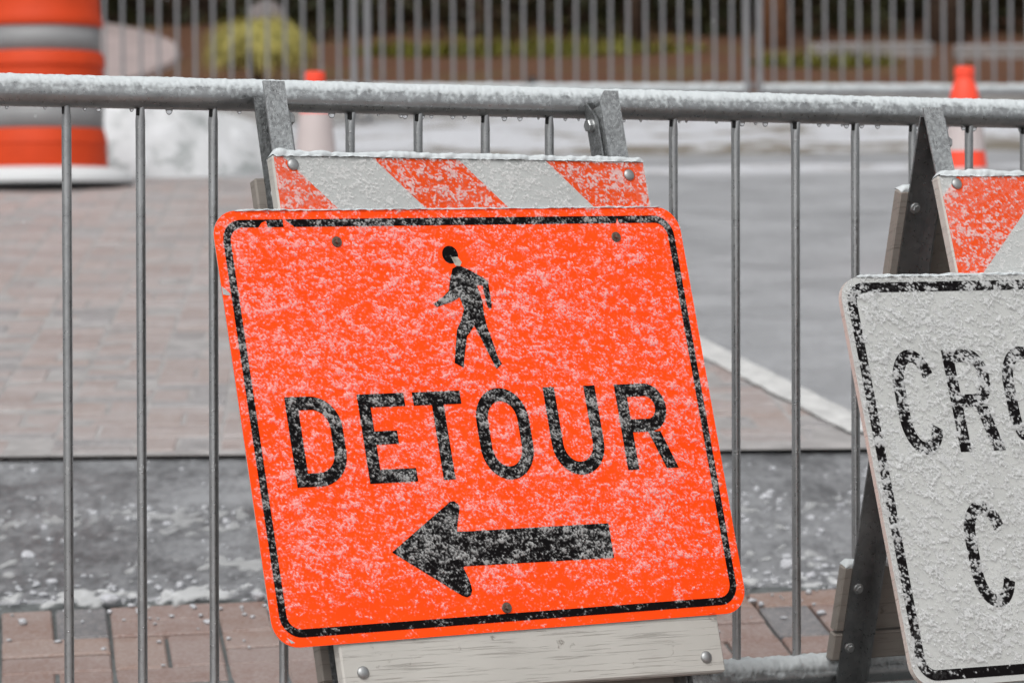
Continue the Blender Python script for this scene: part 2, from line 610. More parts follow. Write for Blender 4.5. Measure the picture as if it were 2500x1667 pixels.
# ------------------------------------------------------------------ ground profile (the street climbs away from the camera)
GY = [-80, 5.5, 6.2, 6.9, 8.5, 15.5, 22.3, 23.4, 30, 60, 500]
GZ = [0, 0, .075, .205, .395, 1.19, 1.79, 1.93, 2.95, 3.6, 4.5]
def gz(y):
    return float(np.interp(y, GY, GZ))
def gslope(y):
    return (gz(y + .03) - gz(y - .03)) / .06

def sheet(name, xs, ys, dz, mat, xfun=None):
    """a sheet laid over the ground profile; xs = x stations, ys = y stations"""
    mb = MB()
    vs = [((xfun(x, y) if xfun else (x, y))) for y in ys for x in xs]
    nx = len(xs)
    mb.add([(x, y, gz(y) + dz) for x, y in vs],
           [(j * nx + i, j * nx + i + 1, (j + 1) * nx + i + 1, (j + 1) * nx + i) for j in range(len(ys) - 1) for i in range(nx - 1)])
    return mb.build(name, mat)

def ystations(a, b_, step):
    return sorted(set([round(v, 4) for v in np.arange(a, b_, step)] + [b_] + [v for v in GY if a < v < b_]))

road = sheet('road', [-500, -60, -12, -4, 0, 4, 12, 60, 500], [-300, -80, -20, 0] + [v for v in GY[1:]], 0.0, 'asphalt')
tag(road, kind='structure')
EDGE_A = lambda x: 6.92 + 0.065 * x      # near brick apron ends here
EDGE_B = lambda x: 8.50 + 0.05 * x       # far brick crossing starts here
LINE = lambda y: 0.750 - 0.209 * (y - 9.078)  # left side of the painted line

strip = sheet('road_patch', [-9, -3, -1, 0, 1, 3, 9], [0, .2, .4, .6, .8, 1.0], 0.004, 'asphalt_strip',
              lambda x, q: (x, (EDGE_A(x) - 0.05) * (1 - q) + (EDGE_B(x) + 0.05) * q))
tag(strip, kind='structure')

# painted edge line
mbl = MB()
ys = list(np.arange(8.72, 16.2, 0.05))
vs = []
for y in ys:
    jl, jr = random.uniform(-.004, .004), random.uniform(-.004, .004)
    vs += [(LINE(y) - 0.0 + jl, y, gz(y) + 0.025), (LINE(y) + 0.105 + jr, y, gz(y) + 0.025)]
mbl.add(vs, [(2 * i, 2 * i + 1, 2 * i + 3, 2 * i + 2) for i in range(len(ys) - 1)])
tag(mbl.build('painted_line', 'paint'), kind='structure')

# ------------------------------------------------------------------ brick pavers, basket weave
def brick_mesh(name, L, Wd, mat):
    mb = MB()
    h, c = 0.030, 0.004
    x, y = L / 2 - .0035, Wd / 2 - .0035
    vs = [(-x, -y, -h), (x, -y, -h), (x, y, -h), (-x, y, -h), (-x, -y, -c), (x, -y, -c), (x, y, -c), (-x, y, -c),
          (-x + c, -y + c, 0), (x - c, -y + c, 0), (x - c, y - c, 0), (-x + c, y - c, 0)]
    fs = [(8, 9, 10, 11)]
    for i in range(4):
        j = (i + 1) % 4
        fs += [(i, j, 4 + j, 4 + i), (4 + i, 4 + j, 8 + j, 8 + i)]
    mb.add(vs, fs)
    return mb

def paving(sname, bed_xs, bed_ys, bed_fun, inside, mat, top, rot, ref, limit, org, joint='sand', jd=0.010):
    bed = sheet(sname, bed_xs, bed_ys, top - jd, joint, bed_fun)
    tag(bed, kind='structure')
    L, Wd = 0.204, 0.102
    ca, sa = math.cos(rot), math.sin(rot)
    rng = random.Random(ref)
    bricks = []
    N = 70
    for i in range(-N, N):
        for j in range(-N, N):
            cxx, cyy = i * L, j * L
            for k in (-1, 1):
                if (i + j) % 2 == 0:
                    lx, ly, o_ = cxx + k * Wd / 2, cyy, 1
                else:
                    lx, ly, o_ = cxx, cyy + k * Wd / 2, 0
                X = org[0] + lx * ca - ly * sa
                Y = org[1] + lx * sa + ly * ca
                if inside(X, Y):
                    bricks.append((X, Y, o_))
    def vis(b_):   # nearest bricks that the photograph can show come first
        inx = abs(b_[0]) < 0.1437 * b_[1] + 0.15
        return (0 if (inx and b_[1] > 6.2) else 1, b_[1])
    bricks.sort(key=vis)
    proto = brick_mesh('brick', L, Wd, mat)
    first = None
    rest = MB()
    for n_, (X, Y, o_) in enumerate(bricks):
        a = rot + (math.pi / 2 if o_ else 0) + rng.gauss(0, 0.008)
        z = gz(Y) + top + rng.gauss(0, 0.0012)
        tilt = math.atan(gslope(Y))
        mw = Matrix.Translation((X, Y, z)) @ Matrix.Rotation(tilt + rng.gauss(0, .006), 4, 'X') @ Matrix.Rotation(rng.gauss(0, .006), 4, 'Y') @ Matrix.Rotation(a, 4, 'Z')
        if n_ < limit and vis((X, Y))[0] == 0:
            if first is None:
                first = proto.build('brick', mat, bed, mat_world=mw)
            else:
                c = first.copy()
                COL.objects.link(c)
                c.parent = bed
                c.matrix_world = mw
        else:
            rest.add([(mw @ Vector(p))[:] for p in proto.v], proto.f)
    if rest.v:
        r_ = rest.build('farther_bricks', mat, bed)
        tag(r_, kind='stuff')
    return bed

paving('brick_pavement', [-5, -2, 0, 2, 5], [0, .25, .5, .75, .9, 1.0],
       lambda x, q: (x, 2.6 * (1 - q) + (EDGE_A(x) + .02) * q),
       lambda X, Y: Y > 2.7 and Y < EDGE_A(X) - 0.03 and abs(X) < 3.6, 'paver', 0.016, R(8), 3, 170, (-0.865, 6.70))
paving('brick_crossing', [0, .2, .4, .6, .8, 1.0], ystations(8.5, 16.6, 0.35),
       lambda q, y: (-5.0 * (1 - q) + (LINE(y) + 0.05) * q, max(y, EDGE_B(-5.0 * (1 - q) + LINE(y) * q) - 0.02)),
       lambda X, Y: Y > EDGE_B(X) + 0.05 and Y < 16.4 and X > -4.2 and X < LINE(Y) + 0.02, 'paver_far', 0.018, R(2.9), 4, 300, (0, 8.60 + .102), 'slush_joint', .0015)

# snow clumps and crumbs lying on the road
rng = random.Random(21)
mb = MB()
for i in range(1700):
    q = rng.random()
    x = rng.uniform(-1.5, 1.5)
    if q < 0.42:
        y = EDGE_A(x) + abs(rng.gauss(0.02, 0.13))
    elif q < 0.62:
        y = EDGE_A(x) - abs(rng.gauss(0.0, 0.16))
    elif q < 0.85:
        y = rng.gauss(7.75 + .05 * x, 0.16)
    else:
        y = rng.uniform(7.0, 8.6)
    r_ = min(0.015, rng.lognormvariate(-5.5, 0.5))
    base = 0.018 if y < EDGE_A(x) else 0.004
    mb.blob((x, y, gz(y) + base + r_ * 0.15), r_ * rng.uniform(.8, 1.4), r_ * rng.uniform(.9, 1.5), r_ * rng.uniform(.5, .9), 9, 7, 0.22, rng)
def slush_sheet(name, x0, x1, ymid, half, dz, res, dens, amax, seed, label, sx, sy, thick=.004):
    rg_ = np.random.default_rng(seed)
    nx, ny = int((x1 - x0) / res), int(2 * half / res)
    X = np.linspace(x0, x1, nx)[None, :] * np.ones((ny, 1))
    q = np.linspace(-1, 1, ny)[:, None] * np.ones((1, nx))
    f = .42 * field(ny, nx, 2 * half / sy, (x1 - x0) / sx, rg_) + .52 * field(ny, nx, 2 * half / .055, (x1 - x0) / .020, rg_) + .55 * field(ny, nx, 2 * half / .026, (x1 - x0) / .010, rg_)
    t_ = np.clip(f + dens - 2.4 * np.abs(q) ** 1.6, 0, 1.2) / 1.2
    Y = np.vectorize(ymid)(X) + q * half
    Z = np.interp(Y, GY, GZ) + dz + thick * t_
    cov = np.clip(t_ * 1.7, 0, 1) * amax
    o_ = grid_mesh(name, X, Y, Z, cov, 'snow_crust_white', None, .03)
    return tag(o_, label, 'slush', kind='stuff')
slush_sheet('slush', -1.7, 1.7, EDGE_A, .13, .0195, .005, .0, .65, 5, 'ragged line of white slush along the near edge of the asphalt strip', .07, .08, .0045)
slush_sheet('slush', -1.8, 1.8, lambda x: 7.72 + .05 * x, .30, .006, .005, -.05, .42, 6, 'thin smeared slush streaks across the middle of the asphalt strip', .16, .10)
slush_sheet('slush', -1.8, 1.8, lambda x: 7.22 + .06 * x, .26, .006, .005, -.35, .48, 8, 'scattered slush specks on the near half of the asphalt strip', .09, .12)
tag(mb.build('snow_clumps', 'snow_clean', smooth=True), 'loose white crumbs of snow scattered along the asphalt strip', 'snow', kind='stuff')

# ------------------------------------------------------------------ crowd barriers (fences)
def barrier(name, matrix, length, z_top, z_bot, rail_r, bar_r, spacing, first, count, mat, ground, near=False, seed=1, post_x=None):
    """x along the fence, z up; origin on the ground under the middle"""
    root = empty(name, matrix)
    h = length / 2
    rad = 0.07
    def arc(cx, cz, a0, a1, n=7):
        return [(cx + rad * math.cos(a0 + (a1 - a0) * i / n), 0, cz + rad * math.sin(a0 + (a1 - a0) * i / n)) for i in range(n + 1)]
    seg = 28 if near else 12
    pts = arc(-h + rad, z_top - rad, math.pi, math.pi / 2)
    pts += [(x, 0, z_top) for x in np.linspace(-h + rad, h - rad, 24)][1:-1]
    pts += arc(h - rad, z_top - rad, math.pi / 2, 0)
    MB().ring_tube(pts, rail_r, seg).build('top_rail', mat, root, smooth=R(50))
    for s_ in (-1, 1):
        MB().ring_tube([(s_ * h, 0, z_top - rad), (s_ * h, 0, ground[0 if s_ < 0 else 1] + 0.03)], rail_r, seg).build('end_post', mat, root, smooth=R(50))
    MB().ring_tube([(-h + rail_r * .9, 0, z_bot), (h - rail_r * .9, 0, z_bot)], rail_r * 0.98, seg).build('bottom_rail', mat, root, smooth=R(50))
    # one bar: tube whose upper end is pinched and coped against the rail
    mb = MB()
    zb, zt = z_bot + rail_r * .8, z_top - rail_r * .85
    if near:
        zs = [zb, zb + .01, zt - .030, zt - .020, zt - .010, zt]
        sxs = [1, 1, 1, 1.02, 0.86, 0.70]
        sys_ = [1, 1, 1, 1.05, 1.25, 1.45]
    else:
        zs, sxs, sys_ = [zb, zt], [1, 1], [1, 1]
    n = 14 if near else 8
    vs, fs = [], []
    for z, a, b_ in zip(zs, sxs, sys_):
        for k in range(n):
            an = 2 * math.pi * k / n
            vs.append((bar_r * a * math.cos(an), bar_r * b_ * math.sin(an), z))
    for i in range(len(zs) - 1):
        for k in range(n):
            A, B = i * n + k, i * n + (k + 1) % n
            fs.append((A, B, B + n, A + n))
    mb.add(vs, fs)
    if near:   # solid dark block, painted as the shade in the coped notch
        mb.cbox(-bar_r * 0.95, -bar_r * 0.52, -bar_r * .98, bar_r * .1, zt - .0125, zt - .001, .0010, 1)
    first_bar = None
    rg = random.Random(seed)
    for i in range(count):
        loc = (first + i * spacing + (rg.gauss(0, .0012) if near else 0), 0, 0)
        if post_x and abs(loc[0]) > h - .03:
            continue
        if first_bar is None:
            first_bar = mb.build('bar', [mat, 'notch_shade'] if near else mat, root, smooth=R(40))
            bb = first_bar
        else:
            bb = link_copy(first_bar, root)
        bb.location = loc
        if near:
            bb.rotation_euler = (0, rg.gauss(0, .0012), rg.gauss(0, .25))
    for s_ in (-1, 1):   # flat bridge feet
        x = s_ * (h - 0.0)
        gzv = ground[0 if s_ < 0 else 1]
        MB().ring_tube([(x, -.28, gzv + .012), (x, -.22, gzv + .035), (x, .22, gzv + .035), (x, .28, gzv + .012)], .012, 8).build('foot', mat, root, smooth=R(50))
    return root

def rail_snow(root, x0, x1, z, r_, res, seed, front=100, thick=0.005, name='snow_cap', cover_max=0.97, slump=None):
    """crust of snow on the upper side of a tube"""
    rg = np.random.default_rng(seed)
    nx = int((x1 - x0) / res)
    na = max(10, int(math.radians(2 * front) * r_ / res))
    ang = np.linspace(-front, front, na)[:, None] * np.ones((1, nx))     # 0 = up, negative = towards the viewer
    xs = np.linspace(x0, x1, nx)[None, :] * np.ones((na, 1))
    L = x1 - x0
    n1 = field(na, nx, 2, L / .05, rg)
    n2 = field(na, nx, na / 5.0, nx / 5.0, rg)
    n3 = field(na, nx, na / 1.6, nx / 1.6, rg)
    n4 = field(na, nx, na / 2.6, nx / 2.6, rg)
    lim = front * 0.66 + 3.0 * n1 + 3.0 * n2
    d = (lim - np.abs(ang)) / (front * 0.40)
    prof = np.clip(d, 0, 1)
    hh = thick * prof ** .7 * (1 + .05 * n1 + .035 * n2) + (thick * .05 * n4 + thick * .05 * n3) * np.clip(prof * 3, 0, 1)
    hh = np.maximum(hh, 0.0003)
    cov = np.clip(.62 + d * .9 + .13 * n3 + .10 * n4, 0, 1) * cover_max
    low = np.clip(.42 + d * .55 + .16 * n3 + .14 * n4 + .08 * n2, 0, 1)
    cov = np.where(d < 0.1, np.minimum(cov, low), cov)
    a = np.radians(ang)
    X = xs
    Y = (r_ + hh) * np.sin(a)
    Z = z + (r_ + hh) * np.cos(a)
    return grid_mesh(name, X, Y, Z, cov, 'snow_rail', root)

FY = R(28.473)
D0 = 5.265
K = D0 / 5.06
ex = Vector((math.cos(FY), math.sin(FY), -0.0048)).normalized()
ez = Vector((0, 0, 1))
ey = ez.cross(ex).normalized()
ez = ex.cross(ey)
TM = 0.06                                    # middle of this section along the fence line
org = Vector((TM * math.cos(FY), D0 + TM * math.sin(FY), 0))
RR = 0.0205
ZT = HC + 0.22635 * K + RR - 0.0048 * TM
ZB = HC - 0.59178 * K - 0.0048 * TM
near = barrier('crowd_barrier', frame(ex, ey, ez, org), 2.44, ZT, ZB, RR, 0.0068, 0.10464 * K,
               -0.67511 * K - TM - 4 * 0.10464 * K, 22, 'galv', (0.0, 0.0), True, 5)
tag(near, 'galvanised crowd barrier with snow-topped rails and dripping top rail, nearest the camera', 'barrier', 'steel crowd barriers')
rail_snow(near, -1.12, 1.12, ZT, RR, 0.0015, 11, 100, 0.0044)
rail_snow(near, -1.15, 1.15, ZB, RR, 0.0020, 12, 100, 0.0110)
# drops hanging below the top rail
rg = random.Random(9)
mb = MB()
x = -1.0
while x < 1.1:
    x += rg.choice((.010, .014, .02, .028, .04)) * rg.uniform(.7, 1.5)
    if rg.random() < .28:
        continue
    r_ = rg.choice((.0022, .0028, .0034, .0042, .0050)) * rg.uniform(.85, 1.1)
    zc = ZT - RR - r_ * .25
    prof = [(0.0003, -r_ * 1.25), (r_ * .55, -r_ * 1.05), (r_ * .92, -r_ * .45), (r_, 0.0), (r_ * 1.15, r_ * .35), (r_ * 1.7, r_ * .75)]
    mb.lathe(prof, 12, (x, rg.uniform(-.001, .001), zc))
drops = mb.build('water_drops', 'water', near, smooth=True)
drops['kind'] = 'stuff'

# the far line of barriers, three sections end to end
FY2 = R(9.5)
e2 = Vector((math.cos(FY2), math.sin(FY2), 0))
n2_ = Vector((-math.sin(FY2), math.cos(FY2), 0))
far_c = Vector((0.305, 22.25, 0))
labels = ['far crowd barrier section standing in front of the round golden shrub',
          'far crowd barrier section in the middle of the row behind the detour sign',
          'far crowd barrier section at the right, behind the right traffic cone']
SP = 2.485
for i in range(3):
    c = far_c + e2 * SP * (i - 1)
    zg = gz(c.y)
    Lb = 2.40
    gl = [gz(c.y - Lb / 2 * math.sin(FY2)) - zg, gz(c.y + Lb / 2 * math.sin(FY2)) - zg]
    mw = frame(e2, n2_, Vector((0, 0, 1)), (c.x, c.y, zg))
    zoff = 1.80 - zg
    bfar = barrier('crowd_barrier', mw, Lb, zoff + 1.06, zoff + .185,   .021, .0100, .1107, -1.107, 21, 'galv_far', gl, False, 3)
    rail_snow(bfar, -1.18, 1.18, zoff + .185, .021, .006, 40 + i, 95, .026)
    rail_snow(bfar, -1.12, 1.12, zoff + 1.06, .021, .012, 50 + i, 95, .01)
    tag(bfar, labels[i], 'barrier', 'steel crowd barriers')
    for q in (0.52, -0.35):     # hook lugs between neighbouring posts
        MB().cbox(1.20, 1.245, -.015, .015, zoff + .55 + q, zoff + .59 + q, .004).build('hook', 'galv_far', bfar)

# ------------------------------------------------------------------ lettering
def strip_poly(mb, outer, inner, d):
    """ribbon between two polylines of equal length; (u, v) metres, v down; sheet at depth d"""
    n = len(outer)
    vs = [(u, d, -v) for u, v in outer] + [(u, d, -v) for u, v in inner]
    mb.add(vs, [(i, i + 1, n + i + 1, n + i) for i in range(n - 1)])

def poly(mb, pts, d):
    bm = bmesh.new()
    vs = [bm.verts.new((u, d, -v)) for u, v in pts]
    f = bm.faces.new(vs)
    bm.normal_update()
    bmesh.ops.triangulate(bm, faces=[f], ngon_method='EAR_CLIP')
    bm.verts.index_update()
    mb.add([v.co[:] for v in bm.verts], [[v.index for v in ff.verts] for ff in bm.faces])
    bm.free()

def ell(cx, cy, rx, ry, a0, a1, n=14):
    return [(cx + rx * math.cos(R(a0 + (a1 - a0) * i / n)), cy - ry * math.sin(R(a0 + (a1 - a0) * i / n))) for i in range(n + 1)]

def letter(ch, x, y, w_, h, s):
    """pieces of a highway-style capital: box (x, y)-(x+w, y+h), v down, stroke s"""
    out = []
    rect = lambda a, b_, c, d: out.append(('p', [(x + a, y + b_), (x + c, y + b_), (x + c, y + d), (x + a, y + d)]))
    def rib(o_, i_):
        out.append(('s', o_, i_))
    capR = min(w_ / 2, h * .30)
    k = h * .36
    if ch == 'E':
        rect(0, 0, s, h); rect(s, 0, w_, s); rect(s, h * .42, w_ * .74, h * .42 + s); rect(s, h - s, w_ * 1.02, h)
    elif ch == 'T':
        rect(0, 0, w_, s); rect(w_ / 2 - s / 2, s, w_ / 2 + s / 2, h)
    elif ch == 'L':
        rect(0, 0, s, h); rect(s, h - s, w_, h)
    elif ch == 'I':
        rect(0, 0, s, h)
    elif ch == 'N':
        rect(0, 0, s, h); rect(w_ - s, 0, w_, h)
        out.append(('p', [(x + s, y), (x + w_ - s, y + h - s * 1.6), (x + w_ - s, y + h), (x + s, y + s * 1.6)]))
    elif ch == 'O':
        o_ = ell(x + w_ / 2, y + k, w_ / 2, k, 180, 0, 20) + ell(x + w_ / 2, y + h - k, w_ / 2, k, 0, -180, 20)
        i_ = ell(x + w_ / 2, y + k, w_ / 2 - s, k - s, 180, 0, 20) + ell(x + w_ / 2, y + h - k, w_ / 2 - s, k - s, 0, -180, 20)
        rib(o_ + [o_[0]], i_ + [i_[0]])
    elif ch in 'CG':
        end = 22
        o_ = ell(x + w_ / 2, y + k, w_ / 2, k, end, 180, 16) + ell(x + w_ / 2, y + h - k, w_ / 2, k, -180, -end, 16)
        i_ = ell(x + w_ / 2, y + k, w_ / 2 - s, k - s, end - 4, 180, 16) + ell(x + w_ / 2, y + h - k, w_ / 2 - s, k - s, -180, -end + 4, 16)
        rib(o_, i_)
        if ch == 'G':
            rect(w_ - s, h * .52, w_, h - k * .6); rect(w_ * .52, h * .52, w_ - s, h * .52 + s)
    elif ch == 'U':
        o_ = [(x, y)] + ell(x + w_ / 2, y + h - k, w_ / 2, k, -180, 0, 24) + [(x + w_, y)]
        i_ = [(x + s, y)] + ell(x + w_ / 2, y + h - k, w_ / 2 - s, k - s, -180, 0, 24) + [(x + w_ - s, y)]
        rib(o_, i_)
    elif ch == 'D':
        rect(0, 0, s, h)
        q = w_ * .56
        o_ = [(x + s, y)] + ell(x + w_ - q, y + k, q, k, 90, 0, 12) + ell(x + w_ - q, y + h - k, q, k, 0, -90, 12) + [(x + s, y + h)]
        i_ = [(x + s, y + s)] + ell(x + w_ - q, y + k, q - s, k - s, 90, 0, 12) + ell(x + w_ - q, y + h - k, q - s, k - s, 0, -90, 12) + [(x + s, y + h - s)]
        rib(o_, i_)
    elif ch == 'R':
        rect(0, 0, s, h)
        hb = h * .565
        q = w_ * .40
        kk = hb / 2
        xr = x + w_ * .975
        o_ = [(x + s, y)] + ell(xr - q, y + kk, q, kk, 90, -90, 20) + [(x + s, y + hb)]
        i_ = [(x + s, y + s)] + ell(xr - q, y + kk, q - s, kk - s, 90, -90, 20) + [(x + s, y + hb - s)]
        rib(o_, i_)
        out.append(('p', [(x + w_ * .53, y + hb), (x + w_ * .53 + s * 1.1, y + hb), (x + w_ * 1.02, y + h), (x + w_ * 1.02 - s * 1.08, y + h)]))
    elif ch == 'S':
        rx, ry = w_ / 2 - s / 2, (h / 2 - s / 2) / 2
        cl = ell(x + w_ / 2, y + s / 2 + ry, rx, ry, 20, 270, 22) + ell(x + w_ / 2, y + h - s / 2 - ry, rx, ry, 90, -160, 22)[1:]
        o_, i_ = [], []
        for a in range(len(cl)):
            p0, p1 = cl[max(a - 1, 0)], cl[min(a + 1, len(cl) - 1)]
            tx, ty = p1[0] - p0[0], p1[1] - p0[1]
            L_ = math.hypot(tx, ty)
            nx_, ny_ = -ty / L_ * s / 2, tx / L_ * s / 2
            o_.append((cl[a][0] + nx_, cl[a][1] + ny_)); i_.append((cl[a][0] - nx_, cl[a][1] - ny_))
        rib(o_, i_)
    return out

def put_letter(ch, x, y, w_, h, s, parent, d0=-0.0005, mat='black'):
    mb = MB()
    for i, pc in enumerate(letter(ch, x, y, w_, h, s)):
        d = d0 - 0.00004 * i
        if pc[0] == 'p':
            poly(mb, pc[1], d)
        else:
            strip_poly(mb, pc[1], pc[2], d)
    o = mb.build('letter', mat, parent)
    tag(o, 'black letter ' + ch)
    return o

def rrect(w_, h, r_, n=8):
    pts = []
    for cx, cy, a0 in ((w_ / 2 - r_, h / 2 - r_, 0), (-w_ / 2 + r_, h / 2 - r_, 90), (-w_ / 2 + r_, -h / 2 + r_, 180), (w_ / 2 - r_, -h / 2 + r_, 270)):
        for i in range(n + 1):
            a = R(a0 + 90 * i / n)
            pts.append((cx + r_ * math.cos(a), cy + r_ * math.sin(a)))
    return pts

def panel(w_, h, r_, thick, mats, parent, name='panel'):
    pts = rrect(w_, h, r_)
    n = len(pts)
    mb = MB()
    mb.add([(x, 0, z) for x, z in pts], [tuple(range(n))])
    mb.add([(x, thick, z) for x, z in pts], [tuple(range(n))[::-1]], 1)
    vs = [(x, 0, z) for x, z in pts] + [(x, thick, z) for x, z in pts]
    mb.add(vs, [(i, i + n, (i + 1) % n + n, (i + 1) % n) for i in range(n)], 1)
    return mb.build(name, mats, parent)

def border(w_, h, r_, m_, wd, parent):
    a = rrect(w_ - 2 * m_, h - 2 * m_, r_ - m_ * .5)
    b_ = rrect(w_ - 2 * (m_ + wd), h - 2 * (m_ + wd), max(.006, r_ - m_ * .5 - wd))
    mb = MB()
    strip_poly(mb, [(x, -z) for x, z in a + [a[0]]], [(x, -z) for x, z in b_ + [b_[0]]], -0.0005)
    return mb.build('border', 'black', parent)

def bolt(parent, u, v, d, mat, hexr=.0042, washer=.0078, dome=False, axis='front'):
    """bolt head on a face; axis 'front' points to -y, 'left' to -x, 'right' to +x"""
    mb = MB()
    if dome:
        n = 7
        prof = [(washer * math.cos(R(90 * i / n)) + (1e-4), washer * .55 * math.sin(R(90 * i / n))) for i in range(n + 1)]
        mb.lathe([(washer, -.001)] + prof, 18)
    else:
        mb.lathe([(washer, -.001), (washer, .0012), (washer * .93, .0018), (hexr * .9, .0019)], 20)
        vs, fs = [], []
        for z, q in ((.0015, 1), (.0052, 1), (.0062, .86)):
            for k in range(6):
                a = R(60 * k + 17)
                vs.append((hexr * q * math.cos(a), hexr * q * math.sin(a), z))
        for i in range(2):
            for k in range(6):
                a, b_ = i * 6 + k, i * 6 + (k + 1) % 6
                fs.append((a, b_, b_ + 6, a + 6))
        fs.append(tuple(range(12, 18)))
        mb.add(vs, fs)
    o = mb.build('bolt', mat, parent, smooth=R(35))
    o.location = (u, d, -v)
    o.rotation_euler = {'front': (R(90), 0, 0), 'left': (0, R(-90), 0), 'right': (0, R(90), 0), 'back': (R(-90), 0, 0)}[axis]
    return o

def crust(parent, W_, H_, res, seed, cx, cz, dens=0.0, size=.0062, amax=.62, fade=None, mask=None, hgt=.0014, depth=-0.0009,
          aniso=1.7, film=.05, lean=.18, soft=1.15, mat='snow_crust', lump=None):
    """wind-blown, granular snow sticking to a plate; real relief, thin places let the plate show"""
    rg = np.random.default_rng(seed)
    nx, ny = int(W_ / res) + 1, int(H_ / res) + 1
    fld = lambda sy, sx: field(ny, nx, H_ / sy, W_ / sx, rg)
    big = fld(.06, .085)
    mid = fld(size * 1.9, size * 1.9 * aniso)
    sm = fld(size, size * aniso * .8)
    fine = fld(size * .42, size * .48)
    gr = fld(max(size * .21, res * 1.05), max(size * .22, res * 1.05))
    sh = (np.arange(ny) * lean).astype(int)          # drifts lean a little
    for j in range(ny):
        mid[j] = np.roll(mid[j], sh[j])
        sm[j] = np.roll(sm[j], sh[j])
    f = .09 * big + .24 * mid + .48 * sm + .52 * fine + .42 * gr + dens
    if fade is not None:
        zz = np.linspace(0, 1, ny)[:, None] * np.ones((1, nx))
        f = f - 2.2 * (1 - fade(zz, np.linspace(0, 1, nx)[None, :] * np.ones((ny, 1))))
    t_ = np.clip((f - .02) / soft, 0, 1)
    cov = t_ * t_ * (3 - 2 * t_) * (amax + .05 * gr)
    h = hgt * np.clip(.22 * (mid + 1) + .42 * (sm + 1) + .20 * (fine + 1) + .06 * gr, 0, 2.2) * np.clip(t_ * 1.15, 0, 1) ** .8
    if lump:      # thicker coat: soft rounded lumps
        rl = .62 * fld(lump, lump * 1.35) + .30 * fld(lump * .5, lump * .6) + .12 * gr
        h = hgt * np.clip(.9 + .75 * rl, 0, 2.6) * np.clip(.35 + t_, 0, 1)
    fl = np.clip(film * (1 + .8 * fine + .9 * big), 0, .3)
    cov = np.clip(np.maximum(cov, fl), 0, .97)
    U = np.linspace(-W_ / 2, W_ / 2, nx)[None, :] * np.ones((ny, 1)) + cx
    V = np.linspace(H_ / 2, -H_ / 2, ny)[:, None] * np.ones((1, nx)) + cz
    if mask is not None:
        cov = np.where(mask(U, V), cov, 0)
    return grid_mesh('snow_crust', U, depth - h, V, cov, mat, parent)

def top_snow(parent, x0, x1, y0, y1, z, thick, seed, res=.0022, name='snow_cap'):
    """rounded ridge of snow on a narrow top edge"""
    rg = np.random.default_rng(seed)
    nx = int((x1 - x0) / res)
    na = 13
    s_ = np.linspace(0, 1, na)[:, None] * np.ones((1, nx))
    X = np.linspace(x0, x1, nx)[None, :] * np.ones((na, 1))
    n1 = field(na, nx, 1.2, (x1 - x0) / .05, rg)
    n2 = field(na, nx, 6, nx / 2.2, rg)
    endf = np.clip(np.minimum(X - x0, x1 - X) / .008, 0, 1)
    a = (s_ - .5) * R(230)
    T = thick * (1 + .10 * n1 + .025 * n2) * np.sqrt(np.clip(endf, .05, 1))
    yc, hw = (y0 + y1) / 2, (y1 - y0) / 2 + .0015
    Y = yc + (hw + .0008 * n2) * np.clip(np.sin(a) * 1.25, -1.05, 1.05)
    Z = z - .0006 + T * np.maximum(np.cos(a), -.12) + .00025 * n2
    cov = np.ones_like(X) * .97
    return grid_mesh(name, X, Y, Z, cov, 'snow_rail', parent)

# ------------------------------------------------------------------ detour sign
e1 = Vector((0.86047, 0.50938, 0.01082))
v1 = Vector((0.15235, -0.23698, -0.95949))
n1 = Vector((-0.48619, 0.82727, -0.28152))
c1 = Vector((-0.03706, 4.99656, -0.19526 + HC))
sign = empty('detour_sign', frame(e1, n1, -v1, c1))
tag(sign, 'fluorescent orange DETOUR sign with walking figure and left arrow, dusted with snow', 'sign')
W1, H1 = .762, .610
panel(W1, H1, .038, .002, ['fluo', 'alu'], sign)
border(W1, H1, .038, .0130, .0112, sign)
SZ = .126
for ch, x, w_ in (('D', -.3115, .0825), ('E', -.1998, .0735), ('T', -.1128, .0763), ('O', -.0174, .0860), ('U', .0992, .0870), ('R', .2187, .0845)):
    ov = .003 if ch in 'OU' else 0
    put_letter(ch, x, -.0390 if ch != 'O' else -.0405, w_, .1265 + (ov if ch == 'U' else 2 * ov), .0190, sign)
mb = MB()
poly(mb, [(-.1828, .1845), (-.0799, .1186), (-.0732, .1180), (-.0672, .1235), (-.0673, .1319), (-.0735, .1500), (-.0759, .1612), (-.061, .1618), (.1704, .1626),
          (.1702, .2127), (-.0732, .2105), (-.0755, .2122), (-.0715, .2230), (-.0680, .2360), (-.0673, .2444), (-.0706, .2516), (-.0768, .2540), (-.0839, .2514)], -.0005)
mb.build('arrow', 'black', sign)
fig = [(-15.7, -216.7), (-7.9, -220.2), (-0.7, -219.7), (14.0, -212.9), (34.4, -200.7), (38.6, -196.0), (38.7, -190.0), (38.8, -162.4), (37.2, -156.6), (32.3, -157.3), (30.5, -163.3), (29.0, -183.0), (29.0, -190.9), (19.6, -191.7), (24.6, -167.3), (23.5, -149.0), (25.2, -130.7), (30.1, -109.6), (34.5, -86.0), (39.5, -75.5), (29.4, -68.0), (23.6, -82.5), (18.8, -95.6), (11.0, -116.7), (4.5, -132.5), (-5.6, -121.0), (-9.9, -117.3), (-19.8, -86.4), (-23.5, -71.6), (-36.9, -79.1), (-31.8, -99.7), (-24.7, -126.8), (-15.0, -140.8), (-7.6, -157.6), (-11.7, -174.7), (-21.3, -169.7), (-51.0, -160.6), (-55.1, -165.8), (-40.7, -174.0), (-27.4, -184.2), (-22.8, -199.8)]
mb = MB()
poly(mb, [(a / 1000, b_ / 1000) for a, b_ in fig], -.0005)
